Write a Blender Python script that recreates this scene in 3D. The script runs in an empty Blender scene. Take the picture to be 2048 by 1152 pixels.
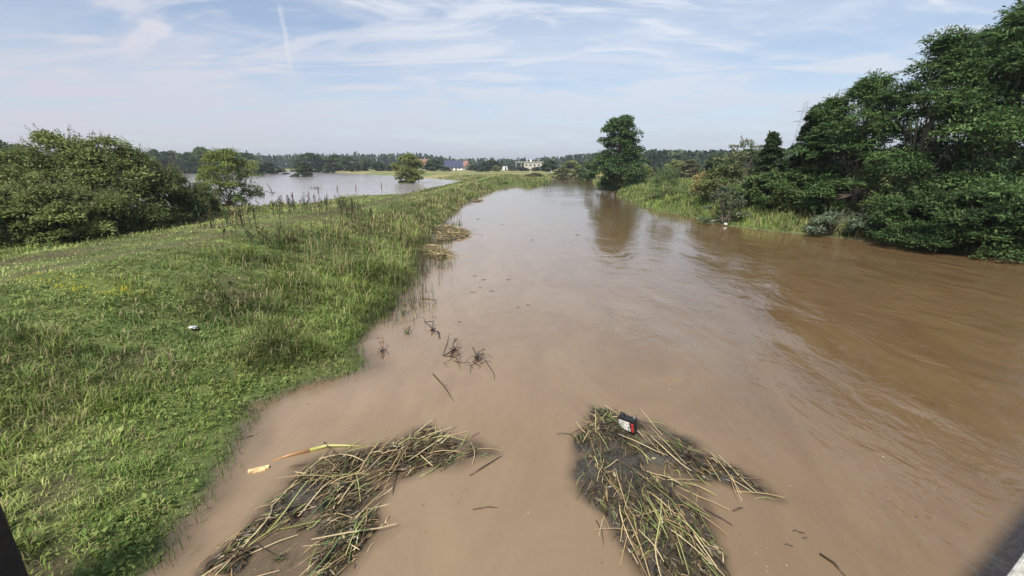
import bpy, bmesh, math, random
import numpy as np
from mathutils import Vector, Matrix

sc = bpy.context.scene
R = math.radians
rng = np.random.default_rng(7)
random.seed(7)

# ------------------------------------------------------------------ camera
F = 859.0                      # focal length in pixels of a 2048-wide frame
HOR = 333.0                    # horizon row
CAMH = 3.3
PITCH = math.atan((576.0 - HOR) / F)
cam_d = bpy.data.cameras.new('camera')
cam = bpy.data.objects.new('camera', cam_d)
sc.collection.objects.link(cam)
cam.location = (0, 0, CAMH)
cam.rotation_euler = (math.pi / 2 - PITCH, 0, 0)
cam_d.sensor_width = 36.0
cam_d.lens = 36.0 * F / 2048.0
cam_d.clip_start = 0.05
cam_d.clip_end = 9000
sc.camera = cam

# ------------------------------------------------------------------ light
SUN_AZ = -160.0      # degrees clockwise from +Y (straight ahead): behind the viewer to the left
SUN_EL = 52.0
sun_dir = Vector((math.sin(R(SUN_AZ)) * math.cos(R(SUN_EL)), math.cos(R(SUN_AZ)) * math.cos(R(SUN_EL)), math.sin(R(SUN_EL))))
sun_d = bpy.data.lights.new('sun', 'SUN')
sun_d.energy = 3.2
sun_d.angle = R(14)
sun_d.color = (1.0, 0.94, 0.85)
sun = bpy.data.objects.new('sun', sun_d)
sc.collection.objects.link(sun)
sun.rotation_euler = sun_dir.to_track_quat('Z', 'Y').to_euler()

sc.view_settings.view_transform = 'Standard'
sc.view_settings.look = 'None'
sc.view_settings.gamma = 1.0
sc.view_settings.use_curve_mapping = False
sc.view_settings.exposure = 0.98
sc.cycles.max_bounces = 6
sc.cycles.transparent_max_bounces = 8
sc.cycles.caustics_reflective = False
sc.cycles.caustics_refractive = False

world = bpy.data.worlds.new('World')
sc.world = world
world.use_nodes = True


class NT:
    """small helper for node trees"""
    def __init__(self, tree):
        self.t = tree
        tree.nodes.clear()
    def n(self, kind, **kw):
        nd = self.t.nodes.new(kind)
        for k, v in kw.items():
            setattr(nd, k, v)
        return nd
    def put(self, sock, v):
        if isinstance(v, bpy.types.NodeSocket):
            self.t.links.new(v, sock)
        elif v is not None:
            sock.default_value = v
    def math(self, op, a, b=None, c=None, clamp=False):
        nd = self.n('ShaderNodeMath', operation=op, use_clamp=clamp)
        for i, v in enumerate((a, b, c)):
            self.put(nd.inputs[i], v)
        return nd.outputs[0]
    def ramp(self, v, lo, hi, smooth=True):
        nd = self.n('ShaderNodeMapRange', interpolation_type='SMOOTHSTEP' if smooth else 'LINEAR')
        self.put(nd.inputs['Value'], v)
        nd.inputs['From Min'].default_value = lo
        nd.inputs['From Max'].default_value = hi
        return nd.outputs[0]
    def noise(self, vec, scale, detail=4, rough=0.55, dist=0.0):
        nd = self.n('ShaderNodeTexNoise')
        self.put(nd.inputs['Vector'], vec)
        nd.inputs['Scale'].default_value = scale
        nd.inputs['Detail'].default_value = detail
        nd.inputs['Roughness'].default_value = rough
        nd.inputs['Distortion'].default_value = dist
        return nd.outputs['Fac']
    def mapping(self, vec, loc=(0, 0, 0), rot=(0, 0, 0), scale=(1, 1, 1)):
        nd = self.n('ShaderNodeMapping')
        self.put(nd.inputs['Vector'], vec)
        nd.inputs['Location'].default_value = loc
        nd.inputs['Rotation'].default_value = rot
        nd.inputs['Scale'].default_value = scale
        return nd.outputs[0]
    def mix(self, f, a, b):
        nd = self.n('ShaderNodeMix', data_type='RGBA')
        self.put(nd.inputs[0], f)
        for s, v in ((nd.inputs[6], a), (nd.inputs[7], b)):
            self.put(s, v if isinstance(v, bpy.types.NodeSocket) else (*v, 1.0))
        return nd.outputs[2]


def build_world():
    w = NT(world.node_tree)
    out = w.n('ShaderNodeOutputWorld')
    bg = w.n('ShaderNodeBackground')
    bg.inputs['Strength'].default_value = 0.071
    sky = w.n('ShaderNodeTexSky', sky_type='NISHITA', sun_disc=False)
    sky.sun_elevation = R(SUN_EL)
    sky.sun_rotation = R(SUN_AZ)
    sky.altitude = 100
    sky.air_density = 1.0
    sky.dust_density = 0.6
    sky.ozone_density = 2.2
    tc = w.n('ShaderNodeTexCoord')
    d = tc.outputs['Generated']
    sp = w.n('ShaderNodeSeparateXYZ')
    w.put(sp.inputs[0], d)
    dx, dy, dz = sp.outputs
    zz = w.math('ADD', w.math('MAXIMUM', dz, 0.0), 0.10)
    qx, qy = w.math('DIVIDE', dx, zz), w.math('DIVIDE', dy, zz)
    cb = w.n('ShaderNodeCombineXYZ')
    w.put(cb.inputs[0], qx); w.put(cb.inputs[1], qy)
    q = cb.outputs[0]
    # thin cirrus veil with brush strokes and open blue between
    n1 = w.noise(w.mapping(q, (3.1, 1.7, 0), (0, 0, 0.5), (0.55, 1.0, 1)), 0.75, 5, 0.55, 0.6)
    n2 = w.noise(w.mapping(q, (7.3, 4.2, 0), (0, 0, 0.45), (0.75, 1.45, 1)), 1.3, 8, 0.60, 1.2)
    n3 = w.noise(w.mapping(q, (1.3, 9.2, 0), (0, 0, 0.9), (0.5, 2.4, 1)), 1.1, 6, 0.6, 0.8)
    m = w.math('ADD', w.math('MULTIPLY', w.ramp(n1, 0.40, 0.62), 0.34), w.math('MULTIPLY', w.ramp(n2, 0.44, 0.66), 0.62))
    m = w.math('ADD', m, w.math('MULTIPLY', w.ramp(n3, 0.46, 0.72), 0.40))
    veil = w.math('MULTIPLY', w.ramp(dz, 0.42, 0.0), 0.62)
    m = w.math('ADD', w.math('MULTIPLY', m, 0.85), veil)
    m = w.math('MINIMUM', m, 0.93)
    # contrails: (start, end) in plane coordinates, half width, strength
    def seg(a, b, wid, amt):
        a, b = Vector(a), Vector(b)
        L = (b - a).length
        t = (b - a) / L
        rx, ry = w.math('SUBTRACT', qx, a.x), w.math('SUBTRACT', qy, a.y)
        al = w.math('ADD', w.math('MULTIPLY', rx, t.x), w.math('MULTIPLY', ry, t.y))
        pe = w.math('SUBTRACT', w.math('MULTIPLY', rx, t.y), w.math('MULTIPLY', ry, t.x))
        pe = w.math('ADD', pe, w.math('MULTIPLY', w.math('SUBTRACT', w.noise(q, 5.0, 3, 0.6), 0.5), wid * 1.6))
        ma = w.math('MULTIPLY', w.ramp(al, -0.03, 0.06), w.ramp(al, L, L * 0.35))
        mp = w.ramp(w.math('ABSOLUTE', pe), wid, wid * 0.25)
        tex = w.ramp(w.noise(q, 9.0, 4, 0.6), 0.2, 0.7)
        return w.math('MULTIPLY', w.math('MULTIPLY', w.math('MULTIPLY', ma, mp), tex), amt)
    def qp(px, py):
        u, v = (px - 1024) / F, (py - 576) / F
        c, s = math.cos(PITCH), math.sin(PITCH)
        D = Vector((u, c - v * s, -s - v * c)).normalized()
        z = max(D.z, 0) + 0.10
        return (D.x / z, D.y / z)
    for a, b, wid, amt in (((560, 8), (588, 175), 0.018, 0.42), ((318, 42), (240, 128), 0.085, 0.62), ((1850, -20), (1925, 40), 0.03, 0.4)):
        m = w.math('ADD', m, seg(qp(*a), qp(*b), wid, amt))
    m = w.math('MINIMUM', m, 0.97)
    # cirrus is white near the sun's side and cooler away from it
    side = w.ramp(w.math('ADD', w.math('MULTIPLY', dx, -0.8), w.math('MULTIPLY', dz, -0.3)), -0.3, 0.8)
    low = w.ramp(dz, 0.30, 0.0)
    ccol = w.mix(low, (5.7, 6.1, 6.8), (4.7, 5.15, 5.9))
    ccol = w.mix(w.math('MULTIPLY', side, 0.8), ccol, (4.9, 4.7, 5.2))
    col = w.mix(m, sky.outputs[0], ccol)
    w.put(bg.inputs['Color'], col)
    w.put(out.inputs[0], bg.outputs[0])

build_world()

# ------------------------------------------------------------------ helpers
CP, SP = math.cos(PITCH), math.sin(PITCH)


def ray(px, py):
    u, v = (px - 1024) / F, (py - 576) / F
    return u, CP - v * SP, -SP - v * CP


def at(px, py, z=0.0):
    """the point of the level z seen in that direction"""
    x, y, dz = ray(px, py)
    t = (z - CAMH) / dz
    return (x * t, y * t)


def far(px, py, dist):
    """the point at that distance ahead"""
    x, y, dz = ray(px, py)
    t = dist / y
    return (x * t, dist, CAMH + dz * t)


def hash2(ix, iy, s):
    h = (ix.astype(np.int64) * 374761393 + iy.astype(np.int64) * 668265263 + s * 1442695041) & 0xffffffff
    h = ((h ^ (h >> 13)) * 1274126177) & 0xffffffff
    return ((h ^ (h >> 16)) & 0xffffff) / float(0xffffff)


def vnoise(x, y, s=0):
    ix, iy = np.floor(x), np.floor(y)
    fx, fy = x - ix, y - iy
    fx, fy = fx * fx * (3 - 2 * fx), fy * fy * (3 - 2 * fy)
    a, b = hash2(ix, iy, s), hash2(ix + 1, iy, s)
    c, d = hash2(ix, iy + 1, s), hash2(ix + 1, iy + 1, s)
    return (a * (1 - fx) + b * fx) * (1 - fy) + (c * (1 - fx) + d * fx) * fy


def fbm(x, y, s=0, o=4):
    r, a, t = 0, 0.5, 0
    for i in range(o):
        r = r + a * vnoise(x * 2 ** i, y * 2 ** i, s + i)
        t += a
        a *= 0.5
    return r / t


def sstep(x, a, b):
    t = np.clip((x - a) / (b - a), 0, 1)
    return t * t * (3 - 2 * t)


def sdist(x, y, poly):
    """signed distance to a closed polygon, positive outside"""
    x, y = np.asarray(x, float), np.asarray(y, float)
    d2 = np.full(x.shape, 1e18)
    inside = np.zeros(x.shape, bool)
    n = len(poly)
    for i in range(n):
        ax, ay = poly[i]
        bx, by = poly[(i + 1) % n]
        ex, ey = bx - ax, by - ay
        t = np.clip(((x - ax) * ex + (y - ay) * ey) / (ex * ex + ey * ey + 1e-12), 0, 1)
        d2 = np.minimum(d2, (x - ax - t * ex) ** 2 + (y - ay - t * ey) ** 2)
        c = ((ay > y) != (by > y)) & (x < ex * (y - ay) / (ey if abs(ey) > 1e-12 else 1e-12) + ax)
        inside ^= c
    return np.where(inside, -1, 1) * np.sqrt(d2)


def pdist(x, y, line):
    d2 = np.full(np.shape(x), 1e18)
    for (ax, ay), (bx, by) in zip(line[:-1], line[1:]):
        ex, ey = bx - ax, by - ay
        t = np.clip(((x - ax) * ex + (y - ay) * ey) / (ex * ex + ey * ey), 0, 1)
        d2 = np.minimum(d2, (x - ax - t * ex) ** 2 + (y - ay - t * ey) ** 2)
    return np.sqrt(d2)


def mesh_np(name, V, loops, sizes, col=None, smooth=False):
    """a mesh from arrays: vertices, flat corner indices, corners per face"""
    me = bpy.data.meshes.new(name)
    V = np.ascontiguousarray(V, np.float32)
    loops = np.ascontiguousarray(loops, np.int32).ravel()
    sizes = np.ascontiguousarray(sizes, np.int32)
    me.vertices.add(len(V))
    me.vertices.foreach_set('co', V.ravel())
    me.loops.add(len(loops))
    me.loops.foreach_set('vertex_index', loops)
    me.polygons.add(len(sizes))
    st = np.zeros(len(sizes), np.int32)
    st[1:] = np.cumsum(sizes)[:-1]
    me.polygons.foreach_set('loop_start', st)
    me.polygons.foreach_set('loop_total', sizes)
    if col is not None:
        a = me.attributes.new('col', 'FLOAT_COLOR', 'POINT')
        c = np.ones((len(V), 4), np.float32)
        c[:, :3] = col
        a.data.foreach_set('color', c.ravel())
    me.update(calc_edges=True)
    if smooth:
        me.polygons.foreach_set('use_smooth', np.ones(len(sizes), bool))
    return me


def link(name, me, mat=None, parent=None, loc=None):
    o = bpy.data.objects.new(name, me)
    sc.collection.objects.link(o)
    if me is not None and mat is not None and len(me.materials) == 0:
        me.materials.append(mat)
    if parent:
        o.parent = parent
    if loc is not None:
        o.location = loc
    return o


def tag(o, label=None, cat=None, group=None, kind=None):
    for k, v in (('label', label), ('category', cat), ('group', group), ('kind', kind)):
        if v:
            o[k] = v
    return o


class MB:
    """collects simple solids into one mesh"""
    def __init__(self):
        self.v, self.f, self.c, self.cur = [], [], [], (1, 1, 1)
    def _add(self, vs, fs):
        b = len(self.v)
        self.v += [tuple(p) for p in vs]
        self.c += [self.cur] * len(vs)
        self.f += [tuple(b + i for i in f) for f in fs]
    def box(self, c, s, rz=0.0, M=None):
        x, y, z = s[0] / 2, s[1] / 2, s[2] / 2
        vs = [Vector(p) for p in ((-x, -y, -z), (x, -y, -z), (x, y, -z), (-x, y, -z), (-x, -y, z), (x, -y, z), (x, y, z), (-x, y, z))]
        m = (M or Matrix.Identity(4)) @ Matrix.Translation(c) @ Matrix.Rotation(rz, 4, 'Z')
        self._add([m @ p for p in vs], [(0, 3, 2, 1), (4, 5, 6, 7), (0, 1, 5, 4), (1, 2, 6, 5), (2, 3, 7, 6), (3, 0, 4, 7)])
        return self
    def tube(self, pts, rad, n=5, cap=True):
        pts = [Vector(p) for p in pts]
        if not hasattr(rad, '__len__'):
            rad = [rad] * len(pts)
        vs = []
        for i, p in enumerate(pts):
            t = (pts[min(i + 1, len(pts) - 1)] - pts[max(i - 1, 0)])
            t = t.normalized() if t.length > 1e-9 else Vector((0, 0, 1))
            a = t.cross(Vector((0.31, 0.17, 0.93)))
            if a.length < 0.05:
                a = t.cross(Vector((1, 0, 0)))
            a.normalize()
            b = t.cross(a)
            for k in range(n):
                w = 2 * math.pi * k / n
                vs.append(p + (a * math.cos(w) + b * math.sin(w)) * rad[i])
        fs = []
        for i in range(len(pts) - 1):
            for k in range(n):
                k2 = (k + 1) % n
                fs.append((i * n + k, i * n + k2, (i + 1) * n + k2, (i + 1) * n + k))
        if cap:
            fs.append(tuple(range(n - 1, -1, -1)))
            fs.append(tuple((len(pts) - 1) * n + k for k in range(n)))
        self._add(vs, fs)
        return self
    def poly(self, vs, fs):
        self._add(vs, fs)
        return self
    def mesh(self, name, smooth=False):
        me = bpy.data.meshes.new(name)
        me.from_pydata([tuple(p) for p in self.v], [], self.f)
        a = me.attributes.new('col', 'FLOAT_COLOR', 'POINT')
        a.data.foreach_set('color', np.array([(*c, 1) for c in self.c], np.float32).ravel())
        if smooth:
            me.polygons.foreach_set('use_smooth', np.ones(len(me.polygons), bool))
        me.update()
        return me
    def build(self, name, mat, parent=None, loc=None, smooth=False):
        return link(name, self.mesh(name, smooth), mat, parent, loc)


# ------------------------------------------------------------------ materials
def material(name):
    m = bpy.data.materials.new(name)
    m.use_nodes = True
    t = NT(m.node_tree)
    t.out = t.n('ShaderNodeOutputMaterial')
    return m, t


def pbsdf(t, col, rough=0.7, spec=0.4, metal=0.0):
    p = t.n('ShaderNodeBsdfPrincipled')
    t.put(p.inputs['Base Color'], col if isinstance(col, bpy.types.NodeSocket) else (*col, 1))
    t.put(p.inputs['Roughness'], rough)
    p.inputs['Specular IOR Level'].default_value = spec
    p.inputs['Metallic'].default_value = metal
    return p


def plain(name, col, rough=0.7, spec=0.4, metal=0.0, var=0.25, scale=6.0, bump=0.0):
    """a procedural material with mottled tone"""
    m, t = material(name)
    tc = t.n('ShaderNodeTexCoord')
    n = t.noise(tc.outputs['Object'], scale, 5, 0.6)
    c = t.mix(t.ramp(n, 0.3, 0.7), [v * (1 - var) for v in col], [min(1, v * (1 + var)) for v in col])
    p = pbsdf(t, c, rough, spec, metal)
    if bump:
        b = t.n('ShaderNodeBump')
        b.inputs['Strength'].default_value = bump
        b.inputs['Distance'].default_value = 0.02
        t.put(b.inputs['Height'], n)
        t.put(p.inputs['Normal'], b.outputs[0])
    t.put(t.out.inputs[0], p.outputs[0])
    return m


def leaf_mat(name, trans=0.3, rough=0.55, spec=0.18, tint=(1, 1, 1)):
    m, t = material(name)
    a = t.n('ShaderNodeAttribute', attribute_name='col')
    tc = t.n('ShaderNodeTexCoord')
    n = t.noise(tc.outputs['Object'], 0.9, 3, 0.5)
    c = t.mix(1.0, a.outputs['Color'], tint)
    c.node.blend_type = 'MULTIPLY'
    hs = t.n('ShaderNodeHueSaturation')
    t.put(hs.inputs['Color'], c)
    t.put(hs.inputs['Value'], t.math('ADD', t.math('MULTIPLY', n, 0.5), 0.75))
    p = pbsdf(t, hs.outputs[0], rough, spec)
    tr = t.n('ShaderNodeBsdfTranslucent')
    t.put(tr.inputs['Color'], hs.outputs[0])
    mx = t.n('ShaderNodeMixShader')
    mx.inputs[0].default_value = trans
    t.put(mx.inputs[1], p.outputs[0])
    t.put(mx.inputs[2], tr.outputs[0])
    t.put(t.out.inputs[0], mx.outputs[0])
    return m


M = {}
M['leaf'] = leaf_mat('foliage')
M['grass'] = leaf_mat('grass_blade', 0.30, 0.6, 0.15)
M['dry'] = leaf_mat('dry_plant', 0.1, 0.75, 0.2)
M['wet'] = leaf_mat('wet_reed', 0.0, 0.36, 0.5)
M['bark'] = plain('bark', (0.15, 0.125, 0.10), 0.9, 0.2, var=0.4, scale=3, bump=0.6)
M['steel'] = plain('dark_painted_steel', (0.012, 0.013, 0.020), 0.55, 0.4, var=0.5, scale=9)
M['concrete'] = plain('concrete', (0.42, 0.41, 0.37), 0.9, 0.3, var=0.3, scale=14, bump=0.5)
M['render_white'] = plain('white_render', (0.78, 0.77, 0.74), 0.9, 0.2, var=0.06, scale=0.6)
M['render_cream'] = plain('cream_render', (0.46, 0.43, 0.36), 0.9, 0.2, var=0.08, scale=0.6)
M['tile_red'] = plain('red_roof_tile', (0.24, 0.125, 0.095), 0.8, 0.3, var=0.25, scale=2.5)
M['tile_dark'] = plain('dark_blue_roof_tile', (0.030, 0.040, 0.085), 0.6, 0.4, var=0.25, scale=2.5)
M['glass_dark'] = plain('window_glass', (0.02, 0.025, 0.03), 0.1, 0.5, var=0.1)
M['black_plastic'] = plain('black_plastic', (0.016, 0.016, 0.017), 0.4, 0.4, var=0.4, scale=20)
M['label_white'] = plain('white_label', (0.68, 0.66, 0.60), 0.6, 0.3, var=0.25, scale=26)
M['label_red'] = plain('red_label', (0.45, 0.045, 0.045), 0.55, 0.3, var=0.25, scale=26)
M['label_ink'] = plain('black_ink', (0.02, 0.02, 0.022), 0.6, 0.2, var=0.1)
M['label_grey'] = plain('grey_ink', (0.30, 0.30, 0.31), 0.6, 0.2, var=0.1)
M['litter'] = plain('white_plastic_litter', (0.78, 0.79, 0.78), 0.45, 0.4, var=0.12, scale=14)
M['timber'] = plain('pale_split_wood', (0.58, 0.42, 0.22), 0.75, 0.3, var=0.35, scale=22, bump=0.4)
M['stake'] = plain('weathered_stake', (0.10, 0.085, 0.07), 0.9, 0.2, var=0.4, scale=8)
M['galv'] = plain('galvanised_steel', (0.42, 0.44, 0.46), 0.5, 0.4, metal=0.6, var=0.2, scale=1)

# ------------------------------------------------------------------ the lie of the land
river = [(-2.2, -30), (-2.6, -6)] + [at(px, py) for px, py in (
    (290, 1152), (328, 1062), (398, 992), (440, 905), (470, 860), (505, 812), (590, 770), (640, 756), (712, 738), (700, 700), (722, 660), (765, 625), (800, 592),
    (828, 545), (842, 492), (862, 464), (892, 440), (915, 418), (935, 403), (965, 389), (1000, 376), (1036, 371), (1052, 377), (1075, 373), (1098, 367), (1104, 361), (1108, 357))]
river += [(13.0, 132), (30, 140), (60, 139), (60, 124), (30, 124), (20.5, 112)] + [at(px, py) for px, py in (
    (1186, 361), (1194, 377), (1240, 382), (1236, 392), (1262, 402), (1290, 415), (1330, 424), (1400, 437), (1455, 451), (1540, 462), (1640, 470), (1750, 484), (1850, 497), (1950, 508), (2048, 519))]
river += [(20.5, 10), (23, 2), (25, -30)]
lake = [at(px, py) for px, py in ((330, 338), (440, 338), (500, 339), (560, 341), (600, 343), (640, 344), (700, 347), (780, 351), (840, 355), (880, 358), (925, 362))]
lake += [(-12.0, 84), (-12.4, 70), (-13, 55), (-13.5, 45), (-15.5, 39), (-19.5, 35.5), (-24, 33), (-30, 28), (-45, 25), (-90, 30), (-260, 120), (-480, 300)]
crest = [(-9.0, -30), (-9.8, -4), (-10.0, 4), (-9.8, 9), (-9.3, 14), (-9.0, 24), (-8.9, 40), (-8.4, 56), (-7.2, 74), (-5.6, 92), (-4.0, 110), (-2, 135), (4, 170)]


def height(x, y, detail=True):
    x, y = np.asarray(x, float), np.asarray(y, float)
    sr, sl = sdist(x, y, river), sdist(x, y, lake)
    sr = sr + (0.34 * (fbm(x * 1.3, y * 1.3, 15, 3) - 0.5) + 0.10 * (fbm(x * 5, y * 5, 17, 2) - 0.5)) * sstep(np.abs(sr), 3, 0.5)
    dc = pdist(x, y, crest)
    rgt = sstep(x, 4, 12) * sstep(y, 110, 90) + sstep(x, 16, 24) * sstep(y, 90, 110)
    dist = np.hypot(x, y)
    base = 0.42 + 0.5 * rgt + 0.5 * sstep(y, 90, 140) + 0.9 * sstep(dist, 250, 900) + 4.0 * sstep(dist, 900, 4000)
    levee = 1.36 - 1.36 * sstep(dc, 1.2, 7.4) ** 0.85
    levee = levee * sstep(y, 175, 110)
    land = np.maximum(base, levee + 0.0)
    land = np.where(levee > 0.3, np.maximum(land, levee), land)
    # two wheel ruts along the crest
    land = land - 0.05 * np.exp(-((dc - 0.75) / 0.2) ** 2) * sstep(y, 120, 60)
    bank_r = np.where(sr > 0, np.power(np.maximum(sr, 0), 0.85) * np.where(x > 6, 0.42, 0.36), np.maximum(-1.8, np.where(sr > -0.4, sr * 0.16, -0.064 + (sr + 0.4) * 0.4)))
    bank_l = np.where(sl > 0, sl * 0.14, np.maximum(-1.2, sl * 0.12))
    k = 0.12
    z = np.minimum(land, bank_r)
    z = np.minimum(z, bank_l)
    if detail:
        edge = sstep(z, -0.1, 0.35)
        z = z + edge * (0.10 * (fbm(x * 0.9, y * 0.9, 3) - 0.5) + 0.06 * (fbm(x * 3.1, y * 3.1, 5, 3) - 0.5))
        z = z + (1 - edge) * 0.05 * (fbm(x * 2.5, y * 2.5, 9, 3) - 0.5)
    return z


def hz(x, y):
    return float(height(np.array([x]), np.array([y]))[0])


def gaps(a, b, lo, hi, fine, grow, far_step):
    """grid lines: fine between lo and hi, growing outside"""
    mid = list(np.arange(lo, hi + 1e-6, fine))
    r, s = [], fine
    p = hi
    while p < b:
        s = min(s * grow, far_step)
        p += s
        r.append(p)
    l, s = [], fine
    p = lo
    while p > a:
        s = min(s * grow, far_step)
        p -= s
        l.append(p)
    return np.array(l[::-1] + mid + r)


def grid_mesh(name, xs, ys, zf, keep=None, smooth=True):
    X, Y = np.meshgrid(xs, ys)
    Z = zf(X.ravel(), Y.ravel())
    V = np.stack([X.ravel(), Y.ravel(), Z], 1)
    nx, ny = len(xs), len(ys)
    i = np.arange(nx * ny).reshape(ny, nx)
    Q = np.stack([i[:-1, :-1].ravel(), i[:-1, 1:].ravel(), i[1:, 1:].ravel(), i[1:, :-1].ravel()], 1)
    if keep is not None:
        kv = keep(X.ravel(), Y.ravel())
        Q = Q[kv[Q].any(1)]
        used = np.zeros(len(V), bool)
        used[Q.ravel()] = True
        re = np.cumsum(used) - 1
        V, Q = V[used], re[Q]
    return mesh_np(name, V, Q, np.full(len(Q), 4), None, smooth), V


# worn spots where the turf is thin
BARE = [(*at(90, 955, 0.5), 0.42), (*at(325, 965, 0.25), 0.20), (*at(240, 688, 0.9), 0.55), (*at(470, 560, 1.0), 0.9), (*at(60, 1090, 0.5), 0.3)]


def bare(x, y):
    b = np.zeros_like(x)
    for cx, cy, r in BARE:
        b = np.maximum(b, sstep(np.hypot(x - cx, y - cy) + 0.9 * r * (fbm(x * 3, y * 3, 61, 3) - 0.5) * 2, r, r * 0.2))
    return b


# ground
def ground_mat():
    m, t = material('ground_soil_and_turf')
    g = t.n('ShaderNodeNewGeometry')
    P = g.outputs['Position']
    n1 = t.noise(P, 0.35, 5, 0.6)
    n2 = t.noise(P, 3.5, 6, 0.65)
    n3 = t.noise(P, 0.03, 5, 0.6)
    n4 = t.noise(P, 22.0, 4, 0.6)
    turf = t.mix(t.ramp(n2, 0.35, 0.65), (0.060, 0.090, 0.026), (0.13, 0.16, 0.050))
    soil = t.mix(t.ramp(n4, 0.3, 0.7), (0.055, 0.040, 0.026), (0.12, 0.09, 0.06))
    c = t.mix(t.ramp(n1, 0.5, 0.72), turf, soil)
    at_ = t.n('ShaderNodeAttribute', attribute_name='bare')
    c = t.mix(at_.outputs['Fac'], c, soil)
    sp = t.n('ShaderNodeSeparateXYZ')
    t.put(sp.inputs[0], P)
    # dry meadow beyond
    mead = t.mix(t.ramp(n3, 0.4, 0.62), (0.13, 0.16, 0.055), (0.27, 0.23, 0.11))
    c = t.mix(t.ramp(sp.outputs[1], 70, 130), c, mead)
    # silt below the flood line
    c = t.mix(t.ramp(sp.outputs[2], 0.06, -0.04), c, (0.14, 0.12, 0.085))
    p = pbsdf(t, c, 0.95, 0.15)
    b = t.n('ShaderNodeBump')
    b.inputs['Strength'].default_value = 0.7
    b.inputs['Distance'].default_value = 0.05
    t.put(b.inputs['Height'], n2)
    t.put(p.inputs['Normal'], b.outputs[0])
    t.put(t.out.inputs[0], p.outputs[0])
    return m

M['ground'] = ground_mat()
gx = gaps(-4000, 4000, -14, 6, 0.2, 1.045, 160)
gy = gaps(-60, 6000, 1.5, 16, 0.2, 1.035, 160)
gm, GV = grid_mesh('ground', gx, gy, height)
ba = gm.attributes.new('bare', 'FLOAT', 'POINT')
ba.data.foreach_set('value', np.maximum(0.7 * bare(GV[:, 0], GV[:, 1]), 0.6 * np.exp(-((pdist(GV[:, 0], GV[:, 1], crest) - 0.75) / 0.25) ** 2) * sstep(GV[:, 1], 60, 30)).astype(np.float32))
tag(link('ground', gm, M['ground']), kind='structure')

# ------------------------------------------------------------------ drift rafts (outlines on the water)
raft_a = [at(*p) for p in ((330, 1200), (395, 1140), (470, 1068), (540, 985), (590, 935), (660, 905), (740, 893), (800, 872), (850, 852), (905, 872), (965, 882), (1000, 908), (940, 925), (865, 938), (800, 965), (775, 1010), (778, 1060), (740, 1105), (690, 1150), (650, 1200))]
raft_b = [at(*p) for p in ((1180, 812), (1235, 822), (1300, 845), (1370, 872), (1420, 905), (1480, 938), (1535, 975), (1572, 1003), (1500, 988), (1430, 962), (1400, 968), (1415, 1020), (1440, 1070), (1452, 1120), (1470, 1200), (1300, 1200), (1255, 1110), (1215, 1040), (1160, 985), (1142, 930), (1138, 880), (1160, 840))]
raft_c = [at(*p) for p in ((842, 493), (860, 490), (885, 497), (903, 508), (906, 517), (880, 519), (850, 513), (838, 504))]
raft_d = [at(*p) for p in ((862, 457), (885, 453), (920, 457), (942, 465), (938, 474), (905, 483), (880, 486), (852, 483), (880, 476), (872, 468))]
raft_e = [at(*p) for p in ((935, 401), (950, 398), (968, 401), (955, 405), (938, 404))]


def raft_z(x, y, poly, top, seed):
    s = -sdist(x, y, poly) + 0.07 + 0.22 * (fbm(x * 3.0 + 7, y * 3.0, seed + 9, 3) - 0.5)
    n = fbm(x * 3.2, y * 3.2, seed, 3)
    n2 = fbm(x * 11, y * 11, seed + 5, 2)
    core = sstep(s, 0.02, 0.42) * sstep(n, 0.30, 0.62)
    return -0.12 * sstep(s, 0.16, -0.10) - 0.022 + (top + 0.022) * core + 0.02 * (n2 - 0.5), s


RAFTS = [(raft_a, 0.09, 11), (raft_b, 0.08, 23), (raft_c, 0.13, 31), (raft_d, 0.13, 37), (raft_e, 0.08, 41)]


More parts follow.
